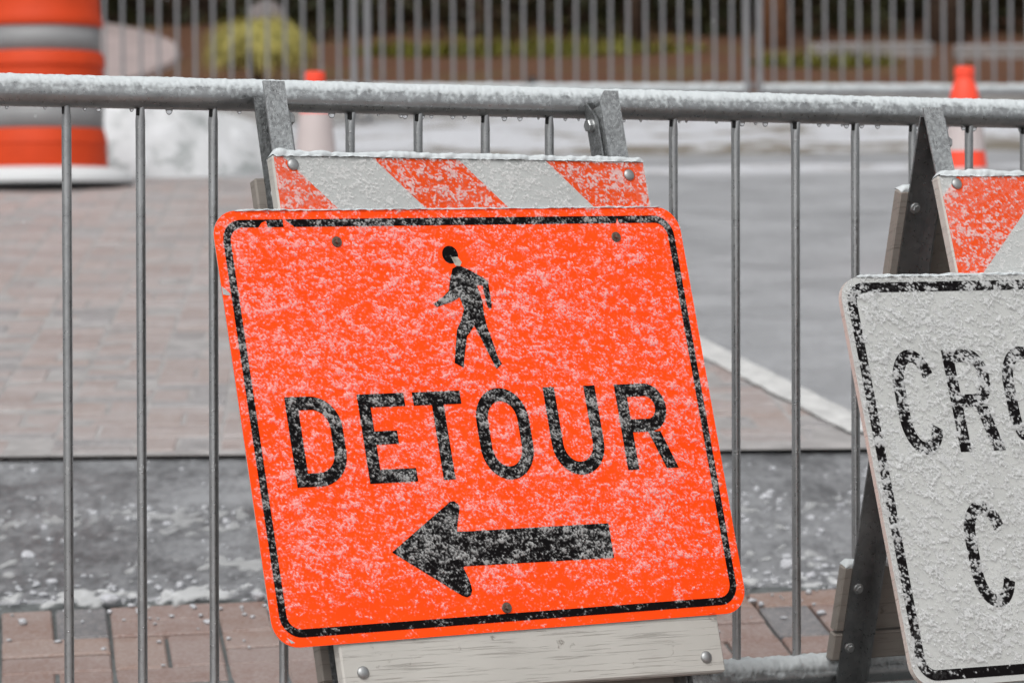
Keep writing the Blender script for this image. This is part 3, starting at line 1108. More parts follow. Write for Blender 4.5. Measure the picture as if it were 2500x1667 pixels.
poly(mb, [(-.0158 + .0128 * math.cos(R(q)), -.2372 - .0132 * math.sin(R(q))) for q in range(0, 360, 15)], -.0005)
mb.build('pedestrian_symbol', 'black', sign)
mb = MB()
poly(mb, [(-.0150, -.2335), (-.0045, -.2338), (.0010, -.2255), (-.0030, -.2200), (-.0105, -.2210)], -.0007)
tag(mb.build('tape_patch', 'tape', sign), 'grey tape patch on the neck of the walking figure')
# places where the black film has torn away
for pc in ([(-.312, -.2800), (-.306, -.2870), (-.2985, -.2898), (-.2975, -.2800)],
           [(-.2725, -.2925), (-.2690, -.2925), (-.2680, -.2905), (-.2570, -.2815), (-.2565, -.2795), (-.2725, -.2795)],
           [(.2715, -.2840), (.2735, -.2885), (.2745, -.2830), (.2770, -.2795), (.2700, -.2795)]):
    mb = MB()
    poly(mb, pc, -.0007)
    mb.build('torn_film', 'fluo', sign)
for pc in ([(-.3808, -.1980), (-.3700, -.1880), (-.3690, -.1840), (-.3805, -.1860)], [(-.3620, .2900), (-.3500, .2985), (-.3560, .2990)]):
    mb = MB()
    poly(mb, pc, -.0007)
    mb.build('paint_chip', 'stripe_white', sign)
for u, v in ((-.1934, -.2585), (.2664, -.2599), (-.0172, .2727)):
    bolt(sign, u, v, 0, 'rust')

def inside_rr(w_, h, r_):
    def f(U, V):
        dx = np.maximum(np.abs(U) - (w_ / 2 - r_), 0)
        dy = np.maximum(np.abs(V) - (h / 2 - r_), 0)
        return dx * dx + dy * dy < (r_ - .0008) ** 2
    return f
def bare_round(fn, pts, rr_):
    def f(U, V):
        k = fn(U, V)
        for u, v in pts:
            k &= (U - u) ** 2 + (V + v) ** 2 > rr_ ** 2
        return k
    return f
# little snow sticks near the lower border, the left margin and round the symbol's head
def fade1(z, x):
    b_ = np.clip((0.965 - z) / .22 + .50, 0.10, 1)
    t_ = np.clip(z / .16 + .75, 0, 1)
    e_ = np.clip(x / .05 + .7, 0, 1) * np.clip((1 - x) / .05 + .7, 0, 1)
    hd = ((x - .483) * W1) ** 2 + ((z - .115) * H1) ** 2      # the figure's head has stayed almost clean
    return b_ * t_ * e_ * np.clip(hd / .028 ** 2, .12, 1)
crust(sign, W1, H1, .0010, 101, 0, 0, dens=.46, fade=fade1, amax=.40, size=.0035, hgt=.0012, soft=2.05, film=.004, aniso=2.1, lean=.30,
      mask=bare_round(inside_rr(W1, H1, .038), [(-.1934, -.2585), (.2664, -.2599), (-.0172, .2727)], .009))
top_snow(sign, -.345, .350, -.0005, .0025, H1 / 2, .0022, 61)
# a hanging drop under the lower right corner
mb = MB()
mb.lathe([(.0002, -.0065), (.003, -.0055), (.0048, -.003), (.0052, -.0005), (.0062, .002)], 14, (.318, .001, -H1 / 2))
dd = mb.build('water_drops', 'water', sign, smooth=True)
dd['kind'] = 'stuff'

# ------------------------------------------------------------------ A-frame barricades
def barricade(name, matrix, psi, seed, stripes, dirn, right_top_chamfer=True):
    """x along the boards, y away from the viewer, z up along the front legs; origin at the foot of the front legs, middle"""
    root = empty(name, matrix)
    rg = random.Random(seed)
    LT = 1.160
    hw = .306
    fr = lambda z0, z1, nm: MB().cbox(-hw, hw, .003, .022, z0, z1, .0025).build(nm, ['board'], root)
    tb = fr(.841, 1.044, 'top_board')
    lb = fr(.280, .483, 'lower_board')
    tag(tb, 'top board faced with orange and white stripes')
    tag(lb, 'lower board in cracked white paint')
    # stripe sheeting on the face of the top board
    z0, z1 = .8435, 1.0415
    xs0, xs1 = -hw + .0025, hw - .0025
    def clip(lo, hi):
        """polygon of the face between the two 45 degree lines (positions measured along the top edge)"""
        def poly_clip(pts, fn):
            out = []
            for i in range(len(pts)):
                a, b_ = pts[i], pts[(i + 1) % len(pts)]
                fa, fb = fn(a), fn(b_)
                if fa >= 0:
                    out.append(a)
                if fa * fb < 0:
                    q = fa / (fa - fb)
                    out.append((a[0] + (b_[0] - a[0]) * q, a[1] + (b_[1] - a[1]) * q))
            return out
        pts = [(xs0, z0), (xs1, z0), (xs1, z1), (xs0, z1)]
        s_ = lambda p: p[0] - dirn * (1.044 - p[1])
        pts = poly_clip(pts, lambda p: s_(p) - lo)
        if pts:
            pts = poly_clip(pts, lambda p: hi - s_(p))
        return pts
    for k in range(len(stripes) - 1):
        col = stripes[k][1]
        pts = clip(stripes[k][0], stripes[k + 1][0])
        if len(pts) < 3:
            continue
        mb = MB()
        n = len(pts)
        mb.add([(x, .0024, z) for x, z in pts] + [(x, .0031, z) for x, z in pts],
               [tuple(range(n))] + [(i, i + n, (i + 1) % n + n, (i + 1) % n) for i in range(n)])
        tag(mb.build('stripe', col, tb))
    # front legs: angle iron, one flange to the front, one on the inner side going back
    T = .0032
    for s_ in (-1, 1):
        xo, xi = s_ * .2935, s_ * .2600
        xa, xb = min(xo, xi), max(xo, xi)
        mb = MB()
        zt = LT
        if s_ > 0:
            pts = [(xa, 0), (xb, 0), (xb, zt), (xa + .010, zt), (xa + .003, zt - .010), (xa, zt - .024)]
        else:
            pts = [(xa, 0), (xb, 0), (xb, zt), (xa, zt)]
        n = len(pts)
        mb.add([(x, .0225, z) for x, z in pts] + [(x, .0225 + T, z) for x, z in pts],
               [tuple(range(n)), tuple(range(n, 2 * n))[::-1]] + [(i, i + n, (i + 1) % n + n, (i + 1) % n) for i in range(n)])
        x2 = xi - s_ * .0 
        mb.box(min(x2, x2 + s_ * T), max(x2, x2 + s_ * T), .0225 + T, .057, 0, LT - .022)
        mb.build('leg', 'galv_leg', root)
    # rear frame turns about the pivot bolts
    PZ, PY = 1.112, .045
    Mr = Matrix.Translation((0, PY, PZ)) @ Matrix.Rotation(psi, 4, 'X') @ Matrix.Translation((0, -PY, -PZ))
    def rear(mbx, nm, mat, parent=root, smooth=False):
        mbx.v = [tuple(Mr @ Vector(p)) for p in mbx.v]
        return mbx.build(nm, mat, parent, smooth=smooth)
    dz = .012
    for s_ in (-1, 1):
        xo, xi = s_ * .2920, s_ * .2565
        mb = MB()
        zt = LT - dz
        mb.box(min(xo, xi), max(xo, xi), .0600, .0632, 0.0, zt)
        # inner side flange with the slanting end cut
        x0, x1 = min(xi, xi - s_ * T), max(xi, xi - s_ * T)
        pr = [(.031, 0), (.060, 0), (.060, zt), (.052, zt), (.031, zt - .030)]
        n = len(pr)
        mb.add([(x0, y, z) for y, z in pr] + [(x1, y, z) for y, z in pr],
               [tuple(range(n)), tuple(range(n, 2 * n))[::-1]] + [(i, i + n, (i + 1) % n + n, (i + 1) % n) for i in range(n)])
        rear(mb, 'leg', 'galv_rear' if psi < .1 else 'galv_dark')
        # pivot bolt through both side flanges, head inside
        bx = xi - s_ * T
        bo = bolt(root, bx, -PZ, PY, 'zinc', .0095, .0098, False, 'left' if s_ > 0 else 'right')
        bo.scale = (1, 1, 1.6)
        MB().ring_tube([(bx, PY, PZ), (s_ * .272, PY, PZ)], .0042, 10).build('pivot', 'zinc', root, smooth=True)
        nb = bolt(root, s_ * .2640, -PZ, PY, 'galv_leg', .0085, .0110, False, 'right' if s_ > 0 else 'left')
    for zz0, zz1, lbl in ((.829, 1.030, 'rear board at the top, bare plywood edge'), (.312, .420, 'rear lower board'), (.262, .308, 'rear bottom board')):
        mb = MB().cbox(-hw, hw, .0636, .082, zz0, zz1, .0025)
        rb = rear(mb, 'rear_board', 'plywood')
        tag(rb, lbl)
    # carriage bolts through the boards and their nuts behind
    for s_ in (-1, 1):
        for zz in (1.030 if s_ < 0 else 1.022, .312 if s_ < 0 else .302):
            bolt(root, s_ * .2755, -zz, .0026, 'zinc', .0, .0090, True, 'front')
            if psi < .1 or zz < .5:
                bolt(root, s_ * .2755, -zz, .0262, 'zinc', .0062, .0085, False, 'back')
    for s_ in (-1, 1):
        for zz in (1.005, .385, .285):
            q = bolt(root, 0, 0, 0, 'zinc', .0062, .0085, False, 'front')
            q.matrix_local = Mr @ (Matrix.Translation((s_ * .278, .0598, zz)) @ Matrix.Rotation(R(90), 4, 'X'))
    top_snow(root, -hw + .002, hw - .002, .0015, .0235, 1.0435, .0105, seed + 5)
    if psi > .1:
        ob = top_snow(root, -hw + .002, hw - .002,   .0668, .083, 1.0295, .0105, seed + 6)
        ob.matrix_local = Mr
        ob = top_snow(root, -hw + .002, hw - .002,   .0668, .083, .4195, .0105, seed + 7)
        ob.matrix_local = Mr
    crust(root, 2 * hw, .203, .0012, seed + 9, 0, .9425, dens=.32, amax=.50, depth=.0018, size=.0042, hgt=.0009, film=.05, soft=1.35, aniso=1.9, lump=.0066,
          mask=bare_round(lambda U, V: np.abs(U) < hw - .002, [(-.2755, -1.030), (.2755, -1.022)], .0112))
    return root

PHI = 0.0165
eb = (e1 * math.cos(PHI) + v1 * math.sin(PHI)).normalized()
vb = (v1 * math.cos(PHI) - e1 * math.sin(PHI)).normalized()
ob_ = c1 + e1 * (.034 - PHI * 1.044) + v1 * (-.382 + 1.044)
b1 = barricade('barricade', frame(eb, n1, -vb, ob_), 0.0, 200,
               [(-1, 'stripe_orange'), (-.292, 'stripe_white'), (-.150, 'stripe_orange'), (-.012, 'stripe_white'), (.1345, 'stripe_orange'), (1, '')], 1)
tag(b1, 'folded A-frame barricade leaning on the crowd barrier behind the detour sign', 'barricade', 'striped A-frame barricades')

# ------------------------------------------------------------------ white sign and its barricade, right
KS = 0.978
e2s = Vector((0.89876, 0.43835, 0.00846))
v2s = Vector((0.14797, -0.28512, -0.947))
n2s = Vector((-0.41271, 0.85238, -0.32112))
o2 = Vector((0.51798, 5.08247, -0.2932)) * KS + Vector((0, 0, HC))
W2, H2 = .762, .610
ms = frame(e2s, n2s, -v2s, o2 + e2s * (W2 / 2 * KS)) @ Matrix.Scale(KS, 4)
sign2 = empty('crossing_closed_sign', ms)
tag(sign2, 'white sign with black lettering beginning CRO, crusted with snow, at the right edge', 'sign')
panel(W2, H2, .036, .009, ['white_sheet', 'board'], sign2)
border(W2, H2, .036, .0090, .0152, sign2)
H6 = .1550
def line(txt, v0, x_first, width):
    wd = {'C': .073, 'R': .0765, 'O': .0810, 'S': .0740, 'I': .0195, 'N': .0770, 'G': .0760, 'L': .062, 'E': .066, 'D': .075}
    tot = sum(wd[c] for c in txt)
    gap = (width - tot) / (len(txt) - 1)
    x = x_first
    for c in txt:
        ov = .002 if c in 'COSG' else 0
        put_letter(c, x - W2 / 2, v0 - ov, wd[c], H6 + 2 * ov, .0192, sign2)
        x += wd[c] + gap
line('CROSSING', -.1905, .0588, .0735 + .0765 + .081 + .074 * 2 + .0195 + .077 + .076 + 7 * .0195)
line('CLOSED', .0400, .1294, .0735 + .062 + .081 + .074 + .066 + .075 + 5 * .050)
def fade2(z, x):
    return np.clip((0.985 - z) / .05, 0.25, 1)
crust(sign2, .46, H2, .0012, 303, -W2 / 2 + .23, 0, dens=.36, fade=fade2, amax=.68, size=.0046, hgt=.0015, film=.01, soft=1.15, mat='snow_crust_white', lump=.0066,
      mask=lambda U, V: inside_rr(W2, H2, .036)(U, V))
crust(sign2, W2 - .46, H2, .003, 304, W2 / 2 - (W2 - .46) / 2, 0, dens=.34, fade=fade2, amax=.66, size=.0075, hgt=.0019, soft=1.0, mat='snow_crust_white',
      mask=lambda U, V: inside_rr(W2, H2, .036)(U, V))
top_snow(sign2, -.350, .350, 0, .011, H2 / 2, .0045, 71)

# barricade 2 stands open; its boards sit behind the white sign, shifted to the right
ob2 = o2 + (e2s * (.215 + .306) + v2s * (-.467 + 1.044) + n2s * .010) * KS
b2 = barricade('barricade', frame(e2s, n2s, -v2s, ob2) @ Matrix.Scale(KS, 4), R(35.6), 400,
               [(-1, 'stripe_white'), (-.270, 'stripe_orange'), (-.105, 'stripe_white'), (.037, 'stripe_orange'), (.180, 'stripe_white'), (.322, 'stripe_orange'), (1, '')], -1)
tag(b2, 'open A-frame barricade standing behind the white sign at the right', 'barricade', 'striped A-frame barricades')

# ------------------------------------------------------------------ traffic drum and cones
def drum(x, y):
    z = gz(y)
    root = empty('traffic_drum', Matrix.Translation((x, y, z)))
    tag(root, 'orange and white striped traffic drum on a snow-covered base, at the left edge', 'drum')
    MB().lathe([(.40, .0), (.41, .02), (.40, .045), (.31, .07), (.285, .075)], 48).build('base', 'rubber', root, smooth=R(40))
    mb = MB()
    mb.lathe([(.405, .020), (.412, .045), (.395, .068), (.34, .092), (.292, .098), (.280, .096)], 48, cap=False)
    tag(mb.build('snow_cap', 'snow', root, smooth=True), kind='stuff')
    zb = .078
    zs = [zb, .270, .386, .614, .724, 1.0]
    rs = [.291, .281, .277, .270, .264, .238]
    MB().lathe([(.291, zb), (.294, zb + .01), (.289, zb + .120), (.294, zb + .126), (.284, zb + .170), (.280, zb + .182), (.277, .270)], 56).build('body', 'drum', root, smooth=R(40))
    MB().lathe([(.277, .270), (.276, .386)], 56).build('reflective_band', 'drum_white', root, smooth=True)
    MB().lathe([(.276, .386), (.286, .392), (.291, .400), (.283, .440), (.279, .450), (.277, .545), (.286, .552), (.279, .600), (.272, .608), (.268, .614)], 56).build('body', 'drum', root, smooth=R(40))
    MB().lathe([(.268, .614), (.267, .724)], 56).build('reflective_band', 'drum_white', root, smooth=True)
    MB().lathe([(.267, .724), (.277, .731), (.280, .738), (.269, .780), (.266, .786), (.262, .84), (.258, .90), (.24, .925), (.22, .935)], 56).build('body', 'drum', root, smooth=R(40))
    MB().ring_tube([(-.1, 0, .93), (-.09, 0, 1.0), (.09, 0, 1.0), (.1, 0, .93)], .02, 10).build('handle', 'drum', root, smooth=True)
drum(-2.108, 16.06)

def cone(x, y, label):
    z = gz(y)
    root = empty('traffic_cone', Matrix.Translation((x, y, z)))
    tag(root, label, 'cone', 'orange traffic cones on the road')
    H = .70
    rad = lambda d: .0515 + (d - .108) * .1045 if d > .07 else .0300
    MB().cbox(-.17, .17, -.17, .17, 0, .035, .012).build('base', 'rubber', root)
    def seg_(d0, d1, nm, mat, off=0.0, extra=None):
        pr = [(rad(d) + off, H - d) for d in np.linspace(d1, d0, 5)]
        MB().lathe(pr + (extra or []), 36).build(nm, mat, root, smooth=R(40))
    seg_(.148, .300, 'reflective_collar', 'cone_white', .0012)
    seg_(.357, .459, 'reflective_collar', 'cone_white', .0012)
    seg_(.300, .357, 'body', 'cone')
    seg_(.459, .668, 'body', 'cone')
    prof = [(rad(.148), H - .148), (rad(.108), H - .108), (.0465, H - .085), (.0405, H - .065), (.0335, H - .050), (.0315, H - .043),
            (.0345, H - .038), (.0355, H - .030), (.0355, H - .012), (.034, H - .002), (.024, H)]
    MB().lathe(prof, 36).build('body', 'cone', root, smooth=R(40))
    mb = MB()
    mb.cbox(-.165, .165, -.165, .165, .033, .046, .006)
    tag(mb.build('snow_cap', 'snow', root), kind='stuff')
cone(-.688, 12.6, 'orange traffic cone with pale collars just left of the detour sign')
cone(1.605, 12.6, 'orange traffic cone with pale collars at the right, above the white sign')

# ------------------------------------------------------------------ snow banks and kerb beyond the crossing
def heap(name, cx, cy, lx, ly, h, ang, mat, seed, n=44, pw=1.0, ridge=0.3):
    rg = np.random.default_rng(seed)
    ca, sa = math.cos(ang), math.sin(ang)
    nz = .5 * field(n, n * 2, 5, 9, rg) + .3 * field(n, n * 2, 13, 22, rg) + .2 * field(n, n * 2, 21, 40, rg)
    vs, fs = [], []
    for j in range(n):
        for i in range(n * 2):
            u, v = i / (n * 2 - 1) * 2 - 1, j / (n - 1) * 2 - 1
            d = max(0, 1 - (abs(u) ** 3 + abs(v) ** 2.2))
            z = h * (d ** pw) * (1 + ridge * nz[j, i]) - .015 * (d <= 0.001)
            x, y = cx + u * lx * ca - v * ly * sa, cy + u * lx * sa + v * ly * ca
            vs.append((x, y, gz(y) + z - .004))
    W_ = n * 2
    for j in range(n - 1):
        for i in range(W_ - 1):
            fs.append((j * W_ + i, j * W_ + i + 1, (j + 1) * W_ + i + 1, (j + 1) * W_ + i))
    return MB().add(vs, fs).build(name, mat, smooth=True)
tag(heap('snow_bank', 1.2, 20.5, 4.8, 1.15, .11, R(7), 'snow_dirty', 1, ridge=.35), 'long low bank of ploughed snow behind the wet road', 'snow bank')
tag(heap('slush_ridge', 2.3, 18.98, 3.4, .42, .022, R(6), 'slush_brown', 2, ridge=.8), 'brown slushy ridge along the front of the ploughed snow', 'slush')
tag(heap('snow_bank', -2.06, 17.95, .95, 1.2, .37, R(-10), 'snow_mound', 3, ridge=.16, pw=.9), 'smooth white mound of snow beside the traffic drum', 'snow bank')
tag(heap('snow_patch', 1.0, 17.1, 2.2, .34, .012, R(5), 'snow_dirty', 5, ridge=.9), 'thin pale patch of snow lying on the road before the slush ridge', 'snow')
tag(heap('snow_patch', -.65, 17.6, .9, .7, .012, R(5), 'slush_brown', 7, ridge=.9), 'wet brown slush patch between the mound and the left cone', 'slush')
tag(heap('snow_bank', -3.05, 23.9, .62, .55, .16, R(10), 'snow_clean', 6, ridge=.25), 'small grey-white heap of snow behind the drum by the pink path', 'snow bank')

# planting bed
bed = sheet('planting_bed', [-40, -12, -6, -3, -1, 1, 3, 6, 12, 40], ystations(22.9, 60, .8), .012, 'mulch')
tag(bed, kind='structure')
kerb = MB()
for i, x0 in enumerate(np.arange(-12, 12, 1.5)):
    ya, yb = 22.72 + .155 * x0 * .6, 22.72 + .155 * (x0 + 1.5) * .6
    za = max(gz(ya), gz(yb))
    kerb.add([(x0 + .004, ya, gz(ya) - .05), (x0 + 1.496, yb, gz(yb) - .05), (x0 + 1.496, yb + .16, gz(yb) - .05), (x0 + .004, ya + .16, gz(ya) - .05),
              (x0 + .004, ya, za + .11), (x0 + 1.496, yb, za + .11), (x0 + 1.496, yb + .16, za + .12), (x0 + .004, ya + .16, za + .12)],
             [(0, 1, 5, 4), (1, 2, 6, 5), (2, 3, 7, 6), (3, 0, 4, 7), (4, 5, 6, 7)])
tag(kerb.build('kerb', 'concrete'), kind='structure')

# pink path curving up through the bed at the left
mb = MB()
pts = []
for i in range(15):
    t_ = i / 14
    y = 25.0 + t_ * 5.0
    xr = -2.50 - .55 * (2 * t_ - .7) ** 2
    pts.append((xr, y))
vs = []
for xr, y in pts:
    vs += [(-7.5, y, gz(y) + .05), (xr, y, gz(y) + .05), (xr + .03, y, gz(y) - .02)]
mb.add(vs, [(3 * i + k, 3 * i + k + 1, 3 * i + k + 4, 3 * i + k + 3) for i in range(14) for k in range(2)])
tag(mb.build('path', 'pink_path'), kind='structure')

# ------------------------------------------------------------------ planting
def blade(mb, base, dirv, L_, w_, droop, rng, seg=5):
    """arching leaf ribbon"""
    d = Vector(dirv).normalized()
    side = d.cross(Vector((0, 0, 1)))
    if side.length < .05:
        side = Vector((1, 0, 0))
    side.normalize()
    p = Vector(base)
    vs = []
    for i in range(seg + 1):
        q = i / seg
        ww = w_ * (1 - q * .85)
        vs += [p - side * ww, p + side * ww]
        d = (d + Vector((0, 0, -droop / seg))).normalized()
        p = p + d * (L_ / seg)
    mb.add(vs, [(2 * i, 2 * i + 1, 2 * i + 3, 2 * i + 2) for i in range(seg)])

def golden_shrub(x, y, hgt, rad, label, n=2600, seed=1):
    rng = random.Random(seed)
    z = gz(y)
    root = empty('golden_shrub', Matrix.Translation((x, y, z)))
    tag(root, label, 'shrub')
    mb = MB()
    for i in range(n):
        a = rng.uniform(0, 2 * math.pi)
        tier = rng.random() ** .7
        if abs(a - 4.45) < .34 and tier > .25:
            continue
        q = rng.uniform(.10, .55)
        base = Vector((math.cos(a) * rad * q * tier, math.sin(a) * rad * q * tier, hgt * (.25 + .60 * (1 - (q * tier) ** 2) * rng.uniform(.75, 1))))
        d = Vector((math.cos(a + rng.gauss(0, .3)), math.sin(a + rng.gauss(0, .3)), rng.uniform(.35, 1.1)))
        blade(mb, base, d, rad * rng.uniform(.75, 1.15), rng.uniform(.004, .008), rng.uniform(2.0, 3.4), rng, 6)
    mb.build('foliage', 'golden', root)
    mb = MB()
    for i in range(9):
        a = rng.uniform(0, 6.28)
        mb.ring_tube([(0, 0, -.03), (math.cos(a) * .05, math.sin(a) * .05, hgt * .3), (math.cos(a) * rad * .5, math.sin(a) * rad * .5, hgt * .65)], [.014, .010, .004], 6)
    mb.build('stems', 'bark', root)
golden_shrub(-1.735, 24.7, .56, .385, 'round golden-green shrub with drooping foliage behind the far barrier', 3000, 4)

def conifer(x, y, hgt, rad, mat, label, seed, n=3600, trunk='bark', skirt=.05, lift=0.0):
    """evergreen: tapered trunk, whorls of limbs, sprays of small leaf faces"""
    rng = random.Random(seed)
    z = gz(y)
    root = empty('evergreen_tree', Matrix.Translation((x, y, z)))
    tag(root, label, 'tree', 'evergreens behind the planting bed')
    pts = [(rng.gauss(0, .01), rng.gauss(0, .01), hgt * i / 8 - .1) for i in range(9)]
    mb = MB()
    mb.ring_tube(pts, [max(.012, rad * .11 * (1 - i / 9)) for i in range(9)], 9)
    limbs = []
    for i in range(42):
        zz = lift + (hgt - lift) * (i + rng.random()) / 42
        rr = rad * (1 - (zz - lift) / (hgt - lift)) ** .75 * rng.uniform(.75, 1.1)
        a = rng.uniform(0, 6.283)
        tip = Vector((math.cos(a) * rr, math.sin(a) * rr, zz - rr * .25))
        limbs.append((Vector((0, 0, zz)), tip))
        mb.ring_tube([(0, 0, zz), (tip * .5 + Vector((0, 0, zz)) * .5)[:], tip[:]], [.018, .012, .004], 5)
    mb.build('trunk', trunk, root)
    mb = MB()
    per = n // len(limbs)
    for a, b_ in limbs:
        for k in range(per):
            q = rng.random() ** .6
            p = a.lerp(b_, q) + Vector((rng.gauss(0, .09), rng.gauss(0, .09), rng.gauss(-.02, .09)))
            s_ = rng.uniform(.03, .075)
            d = Vector((rng.gauss(0, 1), rng.gauss(0, 1), rng.gauss(-.4, .6))).normalized()
            u = d.cross(Vector((rng.gauss(0, 1), rng.gauss(0, 1), rng.gauss(0, 1)))).normalized()
            mb.add([p, p + d * s_ + u * s_ * .35, p + d * s_ * 2.1, p + d * s_ - u * s_ * .35], [(0, 1, 2, 3)])
    mb.build('crown', mat, root)

rng = random.Random(3)
wher = ['behind the golden shrub', 'left of the middle of the far barriers', 'behind the left end of the middle far barrier', 'at the middle of the far barriers',
        'behind the right half of the middle far barrier', 'just left of the reddish trunk', 'behind the right far barrier', 'above the right traffic cone',
        'at the right end of the row', 'at the far left behind the pink path']
xsT = [-2.05, -1.05, -.25, .55, 1.3, 2.05, 2.9, 3.75, 4.7, -3.6]
for i, x in enumerate(xsT):
    br = i in (2, 5, 7)
    conifer(x, 28.6 + rng.uniform(0, .7) + (1.0 if i == 9 else 0), rng.uniform(3.2, 4.6), rng.uniform(.62, .85), 'conifer_brown' if br else 'conifer',
            ('dark bronzed' if br else 'dark green') + ' evergreen ' + wher[i], 70 + i)
def hedge(x0, x1, y0, y1, hgt, label, seed, n=26000):
    rg = np.random.default_rng(seed)
    rng = random.Random(seed)
    ym = (y0 + y1) / 2
    zg = gz(ym)
    root = empty('hedge', Matrix.Translation(((x0 + x1) / 2, ym, zg)))
    tag(root, label, 'hedge')
    hx, hy = (x1 - x0) / 2, (y1 - y0) / 2
    nx, nz = 90, 16
    nz_ = field(nz, nx, 5, 30, rg)
    mb = MB()
    vs = [(-hx + 2 * hx * i / (nx - 1), -hy * .7 + .12 * nz_[j, i], -.4 + (hgt - .1) * j / (nz - 1)) for j in range(nz) for i in range(nx)]
    vs += [(x, hy * .7, z) for x, y, z in vs]
    W_ = nx * nz
    fs = []
    for j in range(nz - 1):
        for i in range(nx - 1):
            q = (j * nx + i, j * nx + i + 1, (j + 1) * nx + i + 1, (j + 1) * nx + i)
            fs += [q, tuple(k + W_ for k in q[::-1])]
    for i in range(nx - 1):
        t_ = (nz - 1) * nx + i
        fs.append((t_, t_ + 1, t_ + 1 + W_, t_ + W_))
    mb.add(vs, fs).build('sky_blocking_core', 'bark', root)  # solid dark core, added behind the leaves to block the sky
    mb = MB()
    for i in range(n):
        p = Vector((rng.uniform(-hx, hx), rng.gauss(-hy * .85, .16), rng.uniform(-.15, hgt) if rng.random() < .6 else rng.uniform(-.15, 1.2)))
        d = Vector((rng.gauss(0, 1), rng.gauss(-.4, 1), rng.gauss(0, .8))).normalized()
        u = d.cross(Vector((rng.gauss(0, 1), rng.gauss(0, 1), rng.gauss(0, 1)))).normalized()
        s_ = rng.uniform(.04, .08)
        mb.add([p, p + d * s_ + u * s_ * .45, p + d * s_ * 2, p + d * s_ - u * s_ * .45], [(0, 1, 2, 3)])
    mb.build('foliage', 'conifer', root)
hedge(-16, 16, 30.6, 32.4, 5.6, 'tall dark hedge closing the view behind the evergreens', 31)

def bare_trunk(x, y, r_, mat, label, seed):
    rng = random.Random(seed)
    z = gz(y)
    root = empty('pine_tree', Matrix.Translation((x, y, z)))
    tag(root, label, 'tree')
    H_ = 6.5
    pts = [(rng.gauss(0, .02) if i else 0, rng.gauss(0, .02) if i else 0, H_ * i / 10 - .1) for i in range(11)]
    mb = MB()
    mb.ring_tube(pts, [r_ * (1.5 if i == 0 else 1.08 - i * .08) for i in range(11)], 12)
    limbs = []
    for i in range(26):
        zz = 2.2 + 4.2 * i / 26
        a = rng.uniform(0, 6.28)
        L_ = rng.uniform(.7, 1.5) * (1 - i / 34)
        tip = Vector((math.cos(a) * L_, math.sin(a) * L_, zz + .25))
        limbs.append((Vector((0, 0, zz)), tip))
        mb.ring_tube([(0, 0, zz), tip[:]], [.03, .008], 5)
    mb.build('trunk', mat, root, smooth=True)
    mb = MB()
    for a, b_ in limbs:
        for k in range(70):
            p = a.lerp(b_, .35 + .65 * rng.random()) + Vector((rng.gauss(0, .13), rng.gauss(0, .13), rng.gauss(0, .1)))
            d = Vector((rng.gauss(0, 1), rng.gauss(0, 1), rng.gauss(.2, .6))).normalized()
            u = d.cross(Vector((rng.gauss(0, 1), rng.gauss(0, 1), rng.gauss(0, 1)))).normalized()
            s_ = rng.uniform(.05, .09)
            mb.add([p, p + d * s_ + u * s_ * .3, p + d * s_ * 2.2, p + d * s_ - u * s_ * .3], [(0, 1, 2, 3)])
    mb.build('crown', 'conifer', root)
bare_trunk(2.07, 27.6, .085, 'bark_red', 'reddish-brown pine trunk rising right of the far barrier joint', 5)
bare_trunk(3.40, 27.9, .12, 'bark', 'thick dark pine trunk behind the right traffic cone', 6)
bare_trunk(.98, 28.1, .06, 'bark', 'slim dark pine trunk behind the middle far barrier', 7)

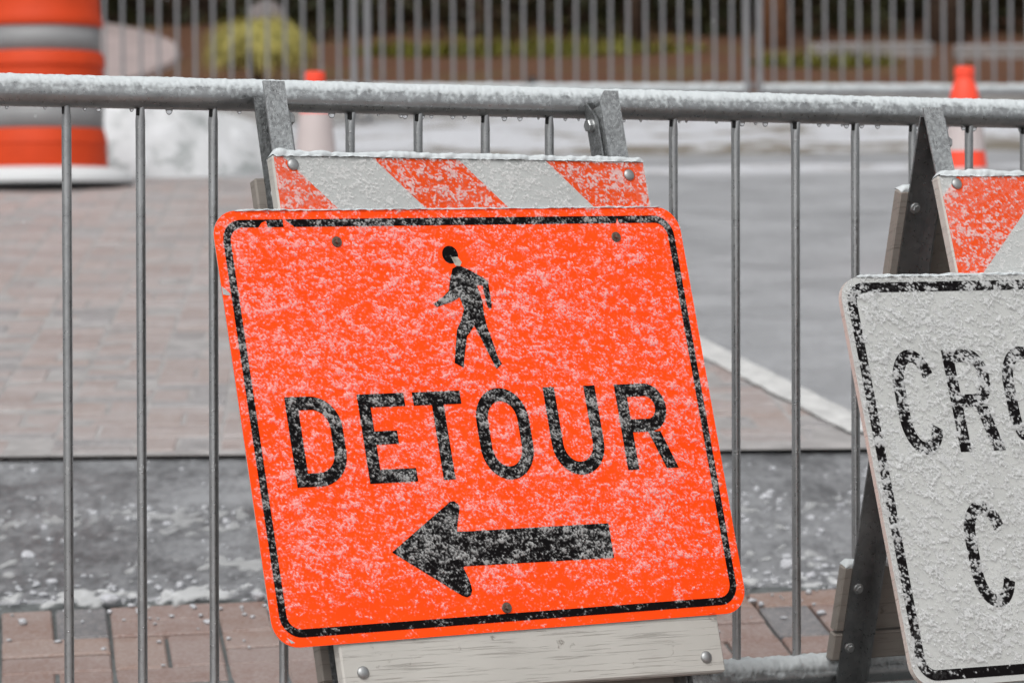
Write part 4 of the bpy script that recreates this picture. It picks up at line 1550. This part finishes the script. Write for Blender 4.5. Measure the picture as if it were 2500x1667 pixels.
def cover_patch(cx, cy, lx, ly, n, hgt, label, seed):
    rng = random.Random(seed)
    mb = MB()
    for i in range(n):
        a, q = rng.uniform(0, 6.28), math.sqrt(rng.random())
        x, y = cx + math.cos(a) * q * lx, cy + math.sin(a) * q * ly
        d = Vector((rng.gauss(0, .6), rng.gauss(0, .6), 1))
        blade(mb, (x, y, gz(y)), d, hgt * rng.uniform(.7, 1.3), rng.uniform(.006, .012), rng.uniform(.8, 2), rng, 3)
    tag(mb.build('ground_cover', 'grass'), label, 'ground cover', kind='stuff')
cover_patch(.15, 27.4, 1.35, .55, 2600, .14, 'yellow-green ground cover at the foot of the evergreens', 1)
cover_patch(2.30, 26.2, .55, .40, 1100, .13, 'bright green tuft of ground cover right of the far barrier joint', 2)
cover_patch(-.75, 27.3, .5, .4, 700, .12, 'olive ground cover patch beside the golden shrub', 3)

# snow-dusted edging timbers lying on the bed at the right
def timber(x0, x1, y, label, seed):
    zc = gz(y)
    root = empty('edging_timber', Matrix.Translation(((x0 + x1) / 2, y, zc)))
    tag(root, label, 'timber', 'edging timbers on the bed')
    h = (x1 - x0) / 2
    MB().cbox(-h, h, -.06, .06, -.03, .10, .012).build('beam', 'timber', root)
    MB().cbox(-h + .01, h - .01, -.055, .055, .098, .108, .004).build('snow_cap', 'snow_dirty', root)['kind'] = 'stuff'
timber(2.25, 3.18, 26.75, 'snow-dusted edging timber on the bed left of the thick dark trunk', 1)
timber(3.30, 4.6, 26.55, 'snow-dusted edging timber on the bed right of the thick dark trunk', 2)

# pale stone behind the shrub and a small dark garden light
root = empty('garden_stone', Matrix.Translation((-1.90, 28.0, gz(28.0) + .08)))
tag(root, 'pale rounded stone just above the golden shrub', 'stone')
MB().blob((0, 0, .12), .16, .13, .17, 16, 10, .10, random.Random(2)).build('rock', 'stone', root, smooth=True)
root = empty('garden_light', Matrix.Translation((.155, 24.2, gz(24.2))))
tag(root, 'small dark garden light on the mulch behind the middle far barrier', 'lamp')
MB().ring_tube([(0, 0, -.05), (0, 0, .07)], .009, 8).build('spike', 'rubber', root)
MB().ring_tube([(-.005, .03, .06), (.0, -.045, .105)], [.024, .032], 12).build('lamp_head', 'rubber', root)

# a few flakes still falling
rng = random.Random(77)
mb = MB()
for i in range(70):
    y = rng.uniform(5.6, 16)
    mb.blob((rng.uniform(-.16, .16) * y, y, HC + rng.uniform(-.10, .09) * y + (gz(y) if y > 9 else .25)), .0016, .0014, .0020, 6, 4, .3, rng)
tag(mb.build('snowflakes', 'snow'), 'sparse small snowflakes falling through the air', 'snow', kind='stuff')
